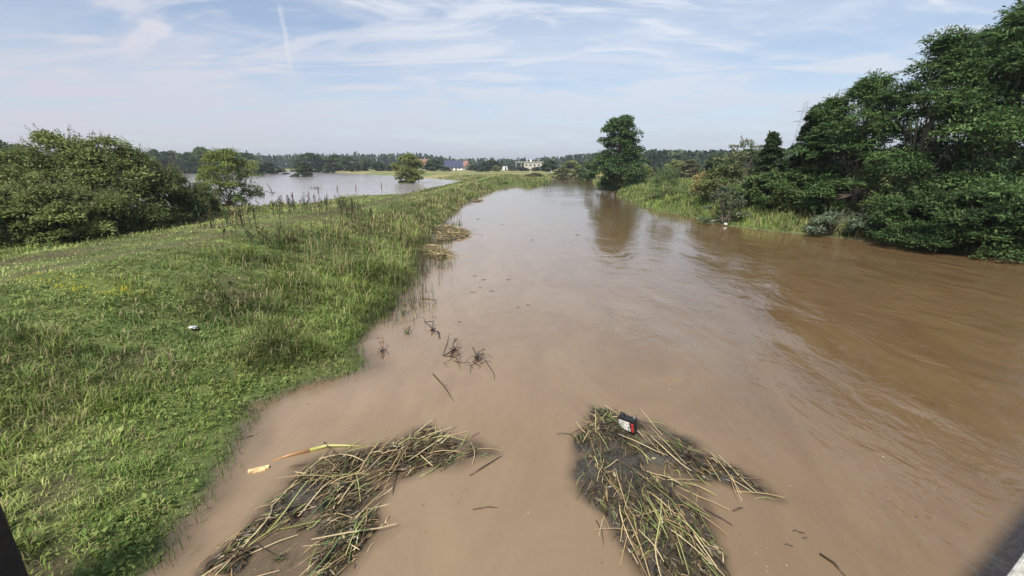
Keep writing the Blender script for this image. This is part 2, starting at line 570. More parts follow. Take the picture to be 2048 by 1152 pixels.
# ------------------------------------------------------------------ water
def water_mat(name, lake_like):
    m, t = material(name)
    g = t.n('ShaderNodeNewGeometry')
    P = g.outputs['Position']
    b = t.n('ShaderNodeBump')
    if lake_like:
        w1 = t.noise(t.mapping(P, rot=(0, 0, 0.4), scale=(0.6, 1.2, 1)), 1.6, 5, 0.6, 0.3)
        w2 = t.noise(t.mapping(P, rot=(0, 0, 0.2), scale=(0.4, 1.0, 1)), 0.25, 4, 0.6)
        hgt = t.math('ADD', t.math('MULTIPLY', w1, 0.5), w2)
        b.inputs['Strength'].default_value = 0.30
        b.inputs['Distance'].default_value = 0.35
        col = t.mix(t.ramp(t.noise(P, 0.05, 3), 0.35, 0.65), (0.33, 0.30, 0.30), (0.39, 0.36, 0.36))
        rough = 0.12
    else:
        flow = t.mapping(P, rot=(0, 0, -0.42), scale=(1.0, 0.55, 1))
        warp = t.n('ShaderNodeTexNoise')
        t.put(warp.inputs['Vector'], t.mapping(P, scale=(0.5, 0.25, 1)))
        warp.inputs['Scale'].default_value = 0.8
        warp.inputs['Detail'].default_value = 3
        va = t.n('ShaderNodeVectorMath', operation='MULTIPLY_ADD')
        t.put(va.inputs[0], warp.outputs['Color'])
        va.inputs[1].default_value = (1.6, 1.2, 0)
        t.put(va.inputs[2], flow)
        fv = va.outputs[0]
        s1 = t.noise(fv, 2.6, 5, 0.55, 0.4)
        s2 = t.noise(fv, 0.7, 4, 0.5, 0.8)
        s3 = t.noise(fv, 9.0, 3, 0.5)
        sp = t.n('ShaderNodeSeparateXYZ')
        t.put(sp.inputs[0], P)
        # the current runs along the far bank; slack water in the lee of the levee
        patch = t.noise(t.mapping(P, rot=(0, 0, -0.2), scale=(1, 0.4, 1)), 0.33, 3, 0.5)
        cur = t.math('MULTIPLY', t.ramp(sp.outputs[0], -1.0, 5.0), t.ramp(patch, 0.28, 0.62))
        amp = t.math('ADD', t.math('MULTIPLY', cur, 0.55), 0.24)
        hgt = t.math('ADD', t.math('MULTIPLY', s1, 0.5), t.math('ADD', s2, t.math('MULTIPLY', s3, 0.18)))
        amp = t.math('MULTIPLY', amp, t.math('SUBTRACT', 1.0, t.math('MULTIPLY', t.ramp(sp.outputs[1], 9, 26), 0.55)))
        hgt = t.math('MULTIPLY', hgt, amp)
        b.inputs['Strength'].default_value = 0.5
        b.inputs['Distance'].default_value = 0.16
        silt = t.noise(t.mapping(P, rot=(0, 0, -0.2), scale=(1, 0.4, 1)), 0.8, 6, 0.6, 1.6)
        paler = t.ramp(sp.outputs[0], 7.5, -2.0)  # base colour runs from darker at the right to lighter at the left
        c1 = t.mix(t.ramp(silt, 0.3, 0.7), (0.114, 0.071, 0.033), (0.142, 0.092, 0.045))
        c2 = t.mix(t.ramp(silt, 0.3, 0.7), (0.215, 0.152, 0.091), (0.250, 0.180, 0.110))
        col = t.mix(paler, c1, c2)
        rough = 0.045
    t.put(b.inputs['Height'], hgt)
    p = pbsdf(t, col, rough, 0.5)
    p.inputs['IOR'].default_value = 1.55
    t.put(p.inputs['Normal'], b.outputs[0])
    if lake_like:
        t.put(t.out.inputs[0], p.outputs[0])
        return m
    # turbid water: what lies below shows only through the top few centimetres
    a = t.n('ShaderNodeAttribute', attribute_name='depth')
    mud = t.math('SUBTRACT', 1.0, t.math('EXPONENT', t.math('MULTIPLY', a.outputs['Fac'], -1.0 / 0.042)))
    tr = t.n('ShaderNodeBsdfTransparent')
    gl = t.n('ShaderNodeBsdfGlossy')
    gl.inputs['Roughness'].default_value = rough
    t.put(gl.inputs['Normal'], b.outputs[0])
    fr = t.n('ShaderNodeFresnel')
    fr.inputs['IOR'].default_value = 1.333
    t.put(fr.inputs['Normal'], b.outputs[0])
    clear = t.n('ShaderNodeMixShader')
    t.put(clear.inputs[0], fr.outputs[0])
    t.put(clear.inputs[1], tr.outputs[0])
    t.put(clear.inputs[2], gl.outputs[0])
    mx = t.n('ShaderNodeMixShader')
    t.put(mx.inputs[0], mud)
    t.put(mx.inputs[1], clear.outputs[0])
    t.put(mx.inputs[2], p.outputs[0])
    t.put(t.out.inputs[0], mx.outputs[0])
    return m


M['river'] = water_mat('turbid_river_water', False)
M['lake'] = water_mat('flood_lake_water', True)
wx = gaps(-14, 60, -4.6, 3.2, 0.05, 1.06, 3)
wy = gaps(-30, 145, 2.2, 8.0, 0.05, 1.05, 3)
flat = lambda x, y: np.zeros_like(x)
wet_r = lambda x, y: (height(x, y) < 0.05) & (sdist(x, y, river) < sdist(x, y, lake))
wm, WV = grid_mesh('river', wx, wy, flat, wet_r)
dep = np.maximum(0, -height(WV[:, 0], WV[:, 1]))
for poly, top, seed in RAFTS:
    rz, s = raft_z(WV[:, 0], WV[:, 1], poly, top, seed)
    dep = np.where(s > -0.14, np.minimum(dep, np.maximum(0, -rz) + 0.6 * sstep(-s, 0.0, 0.12)), dep)
da = wm.attributes.new('depth', 'FLOAT', 'POINT')
da.data.foreach_set('value', dep.astype(np.float32))
tag(link('river_water', wm, M['river']), kind='structure')
lx = gaps(-640, -9, -40, -9.5, 1.0, 1.12, 14)
ly = gaps(18, 620, 24, 60, 1.0, 1.12, 14)
wet_l = lambda x, y: (height(x, y, False) < 0.08) & (sdist(x, y, river) > sdist(x, y, lake))
lm, _ = grid_mesh('lake', lx, ly, flat, wet_l)
tag(link('lake_water', lm, M['lake']), kind='structure')

# ------------------------------------------------------------------ bridge under the viewer
def bridge():
    r = tag(link('road_bridge', None, loc=(0, 0, 0)), 'pale concrete bridge edge at the lower right corner of the picture', 'bridge')
    ang = math.atan2(0.113, 0.202)
    z0 = CAMH - 2.85
    e = Vector(at(2030, 1126, z0))
    d = Vector((math.cos(ang), math.sin(ang)))
    nrm = Vector((d.y, -d.x))           # away from the water in view
    def slab(name, s0, s1, off, wid, zlo, zhi, mat):
        c = e + d * (s0 + s1) / 2 + nrm * (off + wid / 2)
        m = MB().box((c.x, c.y, (zlo + zhi) / 2), (s1 - s0, wid, zhi - zlo), ang)
        o = m.build(name, mat, r)
        bv = o.modifiers.new('bevel', 'BEVEL'); bv.width = 0.02; bv.segments = 2
        return o
    z1 = CAMH - 1.6
    slab('abutment_ledge', -0.6, 20, 0.0, 0.75, -1.6, z0, M['concrete'])
    slab('edge_beam', -11, 20, 1.05, 0.3, z1 - 0.40, z1, M['concrete'])
    slab('deck', -11, 20, 1.353, 3.1, z1 - 0.45, z1 - 0.12, M['concrete'])
    for q in (2.2, 13.5):
        slab('pier', q - 0.3, q + 0.3, 1.4, 2.8, -1.7, z1 - 0.453, M['concrete'])
bridge()


def corner_post():
    x, y = at(-46, 1090, 0.9)
    z = hz(x, y)
    r = tag(link('steel_post', None, loc=(x, y, z)), 'dark painted steel post at the lower left corner of the picture', 'post')
    # its right face runs from (0,985) to (68,1152) in the picture
    o = MB().box((0, 0, 0.36), (0.22, 0.22, 1.22), 0.25).build('shaft', M['steel'], r)
    bv = o.modifiers.new('bevel', 'BEVEL'); bv.width = 0.015; bv.segments = 2
    o = MB().box((0, 0, 0.992), (0.24, 0.24, 0.03), 0.25).build('cap', M['steel'], r)
corner_post()

# ------------------------------------------------------------------ leaf and blade generators
def unit(v):
    return v / np.maximum(np.linalg.norm(v, axis=1, keepdims=True), 1e-9)


def leaves(C, A, N, L, W, col, droop=0.0):
    """pointed leaves: centre, long axis, face normal, length, width; two quads bent at the middle"""
    n = len(C)
    A = unit(A)
    B = unit(np.cross(N, A))
    Nn = np.cross(A, B)
    L, W = np.reshape(L, (-1, 1)), np.reshape(W, (-1, 1))
    p0 = C - A * L * 0.5
    p1 = C + B * W * 0.5 + Nn * (L * 0.06)
    p2 = C + A * L * 0.5 - Nn * (L * droop)
    p3 = C - B * W * 0.5 + Nn * (L * 0.06)
    V = np.stack([p0, p1, p2, p3], 1).reshape(-1, 3)
    i = np.arange(n)[:, None] * 4
    Q = (i + np.array([0, 1, 2, 3])).reshape(-1)
    return V, Q, np.full(n, 4), np.repeat(col, 4, 0)


def blades(P, ang, L, W, lean, col, tipcol=None):
    """grass blades: a quad and a tip, leaning over"""
    n = len(P)
    dx, dy = np.cos(ang), np.sin(ang)
    D = np.stack([dx, dy, np.zeros(n)], 1)
    S = np.stack([-dy, dx, np.zeros(n)], 1)
    L, W, lean = (np.reshape(a, (-1, 1)) for a in (L, W, lean))
    up = np.array([[0, 0, 1.0]])
    m = P + up * L * 0.55 * (1 - 0.3 * lean) + D * L * 0.25 * lean
    tip = P + up * L * (1.0 - 0.62 * lean) + D * L * 0.85 * lean
    V = np.stack([P - S * W * 0.5, P + S * W * 0.5, m + S * W * 0.42, m - S * W * 0.42, tip], 1).reshape(-1, 3)
    i = np.arange(n)[:, None] * 5
    Q = np.concatenate([(i + np.array([0, 1, 2, 3])), (i + np.array([3, 2, 4]))], 1).reshape(-1)
    sizes = np.tile([4, 3], n)
    tc = col if tipcol is None else tipcol
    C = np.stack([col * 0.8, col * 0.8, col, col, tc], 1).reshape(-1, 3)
    return V, Q, sizes, C


def cat(parts):
    V, Q, S, C, off = [], [], [], [], 0
    for v, q, s, c in parts:
        V.append(v); Q.append(q + off); S.append(s); C.append(c)
        off += len(v)
    return np.concatenate(V), np.concatenate(Q), np.concatenate(S), np.concatenate(C)


def rnd_dir(n, g):
    v = g.normal(size=(n, 3))
    return unit(v)


def woody(seed, H, Rc, z0=0.12, shape='round', clumps=40, per=120, leaf=(0.3, 0.12), csize=0.25, cols=((0.05, 0.085, 0.03), (0.09, 0.13, 0.04)),
          stems=1, sprigs=0, sprig_len=0.8, droop=0.1, flat_=0.6, trunk_r=0.12, sq=1.0, hollow=0.45, gain=1.0, sprays=0, spray_len=0.7):
    """a tree or shrub of height H and crown radius Rc about the origin; returns (wood mesh, crown mesh)"""
    g = np.random.default_rng(seed)
    wood = MB()
    cols = [np.array(c) * gain for c in cols]
    tops = []
    for s in range(stems):
        a = 2 * math.pi * (s + g.random()) / stems
        sp = 0 if stems == 1 else Rc * (0.25 + 0.35 * g.random())
        hh = H * (0.86 if stems == 1 else 0.55 + 0.3 * g.random())
        p = [Vector((0.08 * Rc * (stems > 1) * math.cos(a), 0.08 * Rc * (stems > 1) * math.sin(a), -0.15))]
        for k in range(1, 7):
            f = k / 6
            p.append(Vector((math.cos(a) * sp * f ** 1.2 + g.normal() * 0.02 * H, math.sin(a) * sp * f ** 1.2 + g.normal() * 0.02 * H, hh * f)))
        tr = trunk_r if stems == 1 else trunk_r * 0.6
        wood.tube(p, [tr * (1.25 if k == 0 else 1) * (1 - 0.86 * k / 6) for k in range(7)], 6)
        tops.append(p)
    prof = {
        'round': lambda f: np.sqrt(np.clip(1 - (2 * f - 1) ** 2, 0, 1)) * (1.05 - 0.1 * f),
        'oval': lambda f: np.clip(np.sin(np.pi * np.clip(f, 0, 1) ** 0.85), 0, 1) ** 0.6,
        'cone': lambda f: np.clip(1 - f, 0, 1) ** 0.8 * sstep(f, -0.02, 0.1),
        'dome': lambda f: np.sqrt(np.clip(1 - f ** 2.2, 0, 1)),
        'alder': lambda f: np.clip(1.0 - 0.72 * f ** 2.4, 0, 1) * sstep(f, -0.12, 0.06),
        'locust': lambda f: np.clip(1.0 - 0.93 * f ** 1.7, 0, 1) * sstep(f, -0.1, 0.1),
    }[shape]
    zb = H * z0
    parts = []
    lob = g.random(6) * 6.28
    spots = []
    for c in range(clumps):
        f = (c + g.random()) / clumps
        f = f ** 0.9
        a = g.random() * 2 * math.pi
        lobes = 1 + 0.22 * math.sin(3 * a + lob[0] + 5 * f) + 0.15 * math.sin(5 * a + lob[1] - 7 * f)
        rr = Rc * float(prof(np.array(f))) * lobes
        q = hollow + (1 - hollow) * g.random() ** 0.6
        rad = Rc * csize * (0.65 + 0.7 * g.random()) * (0.75 + 0.25 * min(1, rr / Rc))
        cx, cy = math.cos(a) * rr * q, math.sin(a) * rr * q * sq
        cz = zb + (H - zb) * f * 0.97 - rad * 0.25
        cen = np.array([cx, cy, cz])
        spots.append((cen, rad))
        # limb from the nearest stem
        st = min(tops, key=lambda p: (p[3].x - cx) ** 2 + (p[3].y - cy) ** 2)
        k = max(1, min(5, int(6 * (cz / H) * 0.62)))
        A0 = st[k]
        mid = A0.lerp(Vector(cen), 0.55) + Vector((0, 0, -0.04 * H))
        br = trunk_r * 0.32 * (1 - 0.5 * f)
        wood.tube([A0, mid, Vector(cen)], [br, br * 0.6, br * 0.18], 4, cap=False)
        n = int(per * (0.7 + 0.6 * g.random()))
        d = rnd_dir(n, g)
        d[:, 2] = np.where(d[:, 2] < -0.35, -d[:, 2] * 0.5, d[:, 2])
        rrn = rad * (0.40 + 0.6 * g.random(n) ** 0.5 + 0.28 * g.random(n) ** 5)[:, None]
        scl = np.array([[1.15, 1.15, flat_]])
        pos = cen + d * rrn * scl
        out = unit(d * np.array([[1, 1, 0.4]]) + g.normal(size=(n, 3)) * 0.45)
        nor = unit(np.array([[0, 0, 1.0]]) + d * 0.7 + g.normal(size=(n, 3)) * 0.45)
        tone = g.random() * 0.6
        mixf = np.clip(tone + 0.4 * g.random(n) + 0.15 * g.normal(size=n), 0, 1)[:, None]
        col = np.array(cols[0]) * (1 - mixf) + np.array(cols[1]) * mixf
        col = col * (0.8 + 0.4 * g.random((n, 1)))
        ls = (0.7 + 0.6 * g.random(n))
        parts.append(leaves(pos, out, nor, leaf[0] * ls, leaf[1] * ls, col, droop))
    for s in range(sprigs):
        f = 0.45 + 0.55 * g.random()
        a = g.random() * 2 * math.pi
        rr = Rc * float(prof(np.array(min(f, 0.97)))) * (0.5 + 0.5 * g.random())
        b = np.array([math.cos(a) * rr, math.sin(a) * rr * sq, zb + (H - zb) * f * 0.93])
        ln = sprig_len * (0.5 + 0.8 * g.random())
        dr = unit(np.array([[math.cos(a) * 0.35, math.sin(a) * 0.35, 1.0]]) + g.normal(size=(1, 3)) * 0.25)[0]
        k = int(10 + ln * 16)
        t = np.linspace(0, 1, k)
        pos = b + dr * (t * ln)[:, None] + np.stack([np.zeros(k), np.zeros(k), -0.15 * ln * t ** 2], 1) + g.normal(size=(k, 3)) * 0.03
        wood.tube([tuple(b), tuple(b + dr * ln * 0.95)], [0.008, 0.003], 3, cap=False)
        out = unit(dr[None] * 0.6 + rnd_dir(k, g))
        nor = rnd_dir(k, g) + np.array([[0, 0, 0.8]])
        mixf = g.random((k, 1)) * 0.6 + 0.4
        col = np.array(cols[0]) * (1 - mixf) + np.array(cols[1]) * mixf
        ls = (1.1 - 0.6 * t)
        parts.append(leaves(pos, out, nor, leaf[0] * 0.9 * ls, leaf[1] * 0.9 * ls, col, droop))
    up = np.array([0, 0, 1.0])
    for s in range(sprays):
        # arching pinnate sprays standing off the clumps
        cen, rad = spots[int(g.integers(len(spots)))]
        d = rnd_dir(1, g)[0]
        d[2] = abs(d[2]) * 0.8 - 0.15
        d = d / np.linalg.norm(d)
        b = cen + d * rad * np.array([1.1, 1.1, flat_]) * 0.75
        ln = spray_len * (0.5 + 0.8 * g.random())
        dr = d * np.array([1, 1, 0.5]) + up * (0.35 + 0.35 * g.random()) + g.normal(size=3) * 0.2
        dr = dr / np.linalg.norm(dr)
        sd = np.cross(dr, up)
        sd = sd / max(np.linalg.norm(sd), 1e-6)
        k = int(8 + ln * 20)
        t = np.linspace(0.1, 1, k)
        sg = np.where(np.arange(k) % 2 == 0, 1.0, -1.0)[:, None]
        pos = b + dr * (t * ln)[:, None] - up * (0.45 * ln * t ** 2)[:, None] + sd * sg * leaf[0] * 0.42
        out = sd * sg * 0.9 + dr * 0.45 + g.normal(size=(k, 3)) * 0.15
        nor = up + g.normal(size=(k, 3)) * 0.3 + d * 0.3
        mixf = np.clip(g.random() * 0.6 + 0.4 * g.random((k, 1)), 0, 1)
        col = (cols[0] * (1 - mixf) + cols[1] * mixf) * (0.9 + 0.3 * g.random())
        ls = (1.1 - 0.5 * t)
        parts.append(leaves(pos, out, nor, leaf[0] * ls, leaf[1] * 1.15 * ls, col, droop))
    return wood.mesh('wood', True), mesh_np('crown', *cat(parts)[:3], cat(parts)[3])


def plant(name, label, category, meshes, x, y, z=None, rz=0.0, s=1.0, group=None, sz=None, woodname='trunk', crown='crown'):
    if z is None:
        z = hz(x, y)
    r = tag(link(name, None, loc=(x, y, z)), label, category, group)
    r.rotation_euler = (0, 0, rz)
    r.scale = (s, s, sz or s)
    link(woodname, meshes[0], M['bark'], r)
    link(crown, meshes[1], M['leaf'], r)
    return r


def depth_for(px, py, z):
    x, y = at(px, py, z)
    return x, y


def tall(px_x, base_xy, top_py):
    """height of something standing at base_xy whose top is seen at picture row top_py"""
    x, y = base_xy
    # row -> elevation at that forward distance
    u, ry, rz = ray(px_x, top_py)
    return CAMH + rz * (y / ry)


# ------------------------------------------------------------------ right bank: locust trees and their neighbours
LOC = ((0.044, 0.092, 0.036), (0.145, 0.225, 0.075))
loc_list = [
    # picture column, distance ahead, top row, crown radius, label
    (2075, 17.5, -60, 3.9, 'tallest dark green locust tree cut by the right edge of the picture'),
    (1955, 19.0, 5, 3.2, 'tall feathery locust tree rising to the top of the picture at right'),
    (1880, 22.5, 70, 3.2, 'locust tree with bare trunk showing through, behind the waterside foliage'),
    (1805, 20.5, 80, 2.7, 'locust tree with pointed airy top, second step of the tree row'),
    (1690, 23.0, 166, 2.8, 'shorter feathery locust tree, third step down the tree row'),
    (1625, 25.0, 205, 2.3, 'lowest locust tree beside the dark spire at the row end'),
]
for i, (px, dist, top, rc, lab) in enumerate(loc_list):
    bx, by, _ = far(px, 470, dist)
    b = (bx, by)
    z = hz(*b)
    Ht = (tall(px, b, top) - z) * 1.06
    me = woody(100 + i, Ht, rc, z0=0.05, shape='locust', clumps=int(46 + 8 * rc), per=400, leaf=(0.145, 0.058), csize=0.255, cols=LOC, sprigs=70, sprig_len=0.8, sprays=800, spray_len=0.55, droop=0.15, flat_=0.74, trunk_r=0.15, hollow=0.25)
    plant('locust_tree', lab, 'tree', me, bx, by, z, group='locust trees on the right bank')

side_list = [
    # name, label, px, dist, base z, top row, radius, shape, clumps, per, leaf, cols, sprigs
    ('spruce_tree', 'dark narrow spruce spire with dead twigs on top, left of the locusts', 1592, 26.0, 208, 1.6, 'cone', 130, 100, (0.3, 0.08), ((0.016, 0.030, 0.016), (0.034, 0.052, 0.022)), 26),
    ('spruce_tree', 'smaller dark conifer beside the tall spire on the right bank', 1520, 28.5, 262, 1.6, 'cone', 120, 100, (0.28, 0.09), ((0.018, 0.034, 0.016), (0.045, 0.065, 0.025)), 16),
    ('bank_shrub', 'thin pale shrub with see-through crown at the tree row end', 1475, 30.0, 277, 1.7, 'oval', 26, 60, (0.2, 0.09), ((0.06, 0.07, 0.035), (0.12, 0.13, 0.07)), 40),
    ('bank_shrub', 'olive brown shrub at the left end of the right-bank thicket', 1440, 31.0, 325, 1.7, 'dome', 34, 130, (0.22, 0.09), ((0.040, 0.060, 0.022), (0.100, 0.120, 0.045)), 24),
    ('bank_shrub', 'dark leafy bush in front of the small conifer on the right bank', 1530, 27.0, 345, 1.9, 'dome', 44, 150, (0.22, 0.11), ((0.030, 0.055, 0.020), (0.080, 0.110, 0.038)), 30),
    ('bank_shrub', 'brownish bush below the dark spire on the right bank', 1600, 25.4, 330, 1.9, 'dome', 44, 150, (0.22, 0.11), ((0.032, 0.055, 0.018), (0.095, 0.120, 0.042)), 30),
    ('bank_shrub', 'grey green willow bush at the waterside under the locusts', 1668, 21.0, 425, 1.1, 'dome', 20, 110, (0.18, 0.05), ((0.06, 0.085, 0.05), (0.13, 0.16, 0.10)), 20),
    ('bank_shrub', 'second low grey willow bush under the locusts, farther right', 1745, 20.0, 440, 1.0, 'dome', 18, 110, (0.18, 0.05), ((0.05, 0.075, 0.045), (0.11, 0.14, 0.085)), 16),
    ('bank_shrub', 'dark green bush leaning over the water at the right edge', 1985, 16.6, 372, 2.0, 'dome', 48, 400, (0.145, 0.058), LOC, 61),
    ('bank_shrub', 'dark green bush overhanging the water left of the right-edge bush', 1860, 18.4, 385, 1.9, 'dome', 44, 400, (0.145, 0.058), LOC, 61),
    ('bank_shrub', 'tan dry shrub behind the green bank at the thicket end', 1408, 36.0, 343, 1.5, 'dome', 26, 90, (0.2, 0.09), ((0.14, 0.12, 0.05), (0.26, 0.22, 0.10)), 20),
    ('bank_shrub', 'low grey leaved shrub at the foot of the thicket corner', 1448, 25.6, 372, 1.1, 'dome', 22, 110, (0.16, 0.06), ((0.055, 0.075, 0.045), (0.11, 0.13, 0.08)), 14),
]
for i, (nm, lab, px, dist, top, rc, shp, nc, per, lf, cols, spg) in enumerate(side_list):
    bx, by, _ = far(px, 440, dist)
    z = hz(bx, by)
    Ht = max(0.8, tall(px, (bx, by), top) - z)
    me = woody(200 + i, Ht, rc, z0=0.03, shape=shp, clumps=nc, per=per, leaf=lf, csize=0.15 if shp == 'cone' else 0.27, cols=cols, stems=1 if shp == 'cone' else 4, sprigs=spg, sprig_len=0.55, trunk_r=0.08, flat_=0.65, gain=0.8 if cols is LOC else 1.75, sprays=400 if cols is LOC else 0, spray_len=0.5)
    plant(nm, lab, 'tree' if shp == 'cone' else 'shrub', me, bx, by, z, group='thicket on the right bank', woodname='trunk' if shp == 'cone' else 'stem')

# willow clump of upright shoots on the green bank
bx, by = at(1315, 408, 0.2)
me = woody(260, 2.3, 1.35, z0=0.0, shape='dome', clumps=26, per=70, leaf=(0.22, 0.035), csize=0.3, cols=((0.075, 0.12, 0.045), (0.14, 0.21, 0.075)), stems=5, sprigs=120, sprig_len=1.0, trunk_r=0.04)
plant('willow_clump', 'upright dark green willow clump on the grassy right bank', 'shrub', me, bx + 0.6, by + 0.4, group='thicket on the right bank', woodname='stem')

# lone tree standing in the water's edge
bx, by = at(1238, 381, 0.0)
Ht = tall(1235, (bx, by), 232)
me = woody(300, Ht, 3.5, z0=0.03, shape='alder', clumps=130, per=200, leaf=(0.28, 0.18), csize=0.26, cols=((0.045, 0.088, 0.034), (0.110, 0.175, 0.060)), sprigs=30, sprig_len=0.6, trunk_r=0.22, flat_=0.8, hollow=0.3)
plant('alder_tree', 'lone tall dark green tree at the river bend with its reflection', 'tree', me, bx, by + 1.0)

# ------------------------------------------------------------------ left: hedge of shrubs and lakeside bushes
HED = ((0.095, 0.135, 0.044), (0.255, 0.290, 0.100))
HED_SHADE = ((0.060, 0.092, 0.034), (0.170, 0.205, 0.072))  # hedge leaves darkened: shade on its right end put into the colour
hedge_list = [
    (-40, 19.5, 305, 2.8, HED, 'big rounded shrub cut by the left edge of the picture'),
    (60, 19.5, 298, 2.2, HED, 'olive shrub, second from the left in the big hedge'),
    (150, 20.5, 262, 2.1, HED, 'tallest shrub of the left hedge with feathery top shoots'),
    (235, 21.0, 272, 2.3, HED, 'dense shrub in the middle of the left hedge'),
    (292, 22.0, 303, 2.3, HED_SHADE, 'dark shrub towards the right part of the left hedge'),
    (348, 24.0, 342, 1.9, HED_SHADE, 'low dark shrub sloping down at the right end of the hedge'),
    (398, 26.0, 385, 1.2, HED_SHADE, 'lowest shrub at the tip of the hedge by the lake'),
    (110, 17.2, 372, 1.6, HED, 'lower front shrub with pale leaves before the left hedge'),
    (15, 16.6, 385, 1.5, HED, 'low front shrub at the left edge below the big hedge'),
    (205, 18.6, 392, 1.3, HED, 'low front shrub under the tallest hedge shrub'),
]
for i, (px, dist, top, rc, cols, lab) in enumerate(hedge_list):
    bx, by, _ = far(px, 440, dist)
    z = hz(bx, by)
    Ht = tall(px, (bx, by), top) - z
    me = woody(400 + i, Ht, rc, z0=0.0, shape='dome', clumps=int(34 + 12 * rc), per=230, leaf=(0.145, 0.062), csize=0.27, cols=cols, stems=6, sprigs=110, sprig_len=0.75, trunk_r=0.07, flat_=0.8)
    plant('hedge_shrub', lab, 'shrub', me, bx, by, z, group='hedge on the landward side of the levee', woodname='stem')

bx, by = at(462, 418, 0.15)
me = woody(430, tall(460, (bx, by), 300), 1.85, z0=-0.12, shape='round', clumps=80, per=200, leaf=(0.16, 0.07), csize=0.25, cols=((0.115, 0.165, 0.045), (0.250, 0.310, 0.090)), stems=5, sprigs=110, sprig_len=0.9, trunk_r=0.08, flat_=0.9)
plant('lakeside_bush', 'airy light green bush standing alone at the lake shore', 'shrub', me, bx, by, woodname='stem')
bx, by = at(820, 366, 0.0)
me = woody(431, tall(820, (bx, by), 306), 2.75, z0=-0.06, shape='round', flat_=0.85, hollow=0.3, clumps=90, per=160, leaf=(0.30, 0.18), csize=0.25, cols=((0.13, 0.16, 0.045), (0.30, 0.32, 0.11)), stems=5, sprigs=40, sprig_len=0.6, trunk_r=0.09)
plant('lake_bush', 'olive green bush growing out of the flood water by the levee', 'shrub', me, bx, by, -0.1, woodname='stem')

# ------------------------------------------------------------------ middle distance trees, each a thing
pr = {}
pr['dark'] = woody(500, 8.0, 3.6, z0=0.04, shape='round', clumps=46, per=110, leaf=(0.75, 0.5), csize=0.30, cols=((0.022, 0.042, 0.018), (0.050, 0.080, 0.030)), trunk_r=0.18, flat_=0.85, gain=1.7)
pr['mid'] = woody(501, 8.0, 3.4, z0=0.04, shape='oval', clumps=46, per=110, leaf=(0.7, 0.45), csize=0.30, cols=((0.035, 0.058, 0.022), (0.075, 0.105, 0.040)), trunk_r=0.16, flat_=0.85, gain=1.7)
pr['light'] = woody(502, 8.0, 3.6, z0=0.02, shape='dome', clumps=46, per=110, leaf=(0.65, 0.4), csize=0.30, cols=((0.09, 0.12, 0.035), (0.19, 0.21, 0.08)), trunk_r=0.12, stems=4, flat_=0.85, gain=1.7)
pr['brown'] = woody(503, 8.0, 3.8, z0=0.0, shape='dome', clumps=46, per=110, leaf=(0.6, 0.3), csize=0.30, cols=((0.055, 0.060, 0.030), (0.11, 0.11, 0.055)), trunk_r=0.10, stems=5, flat_=0.85, gain=1.7)
pr['olive'] = woody(504, 8.0, 3.6, z0=0.0, shape='dome', clumps=46, per=110, leaf=(0.7, 0.4), csize=0.30, cols=((0.025, 0.040, 0.018), (0.055, 0.070, 0.030)), trunk_r=0.10, stems=5, flat_=0.85, gain=1.7)
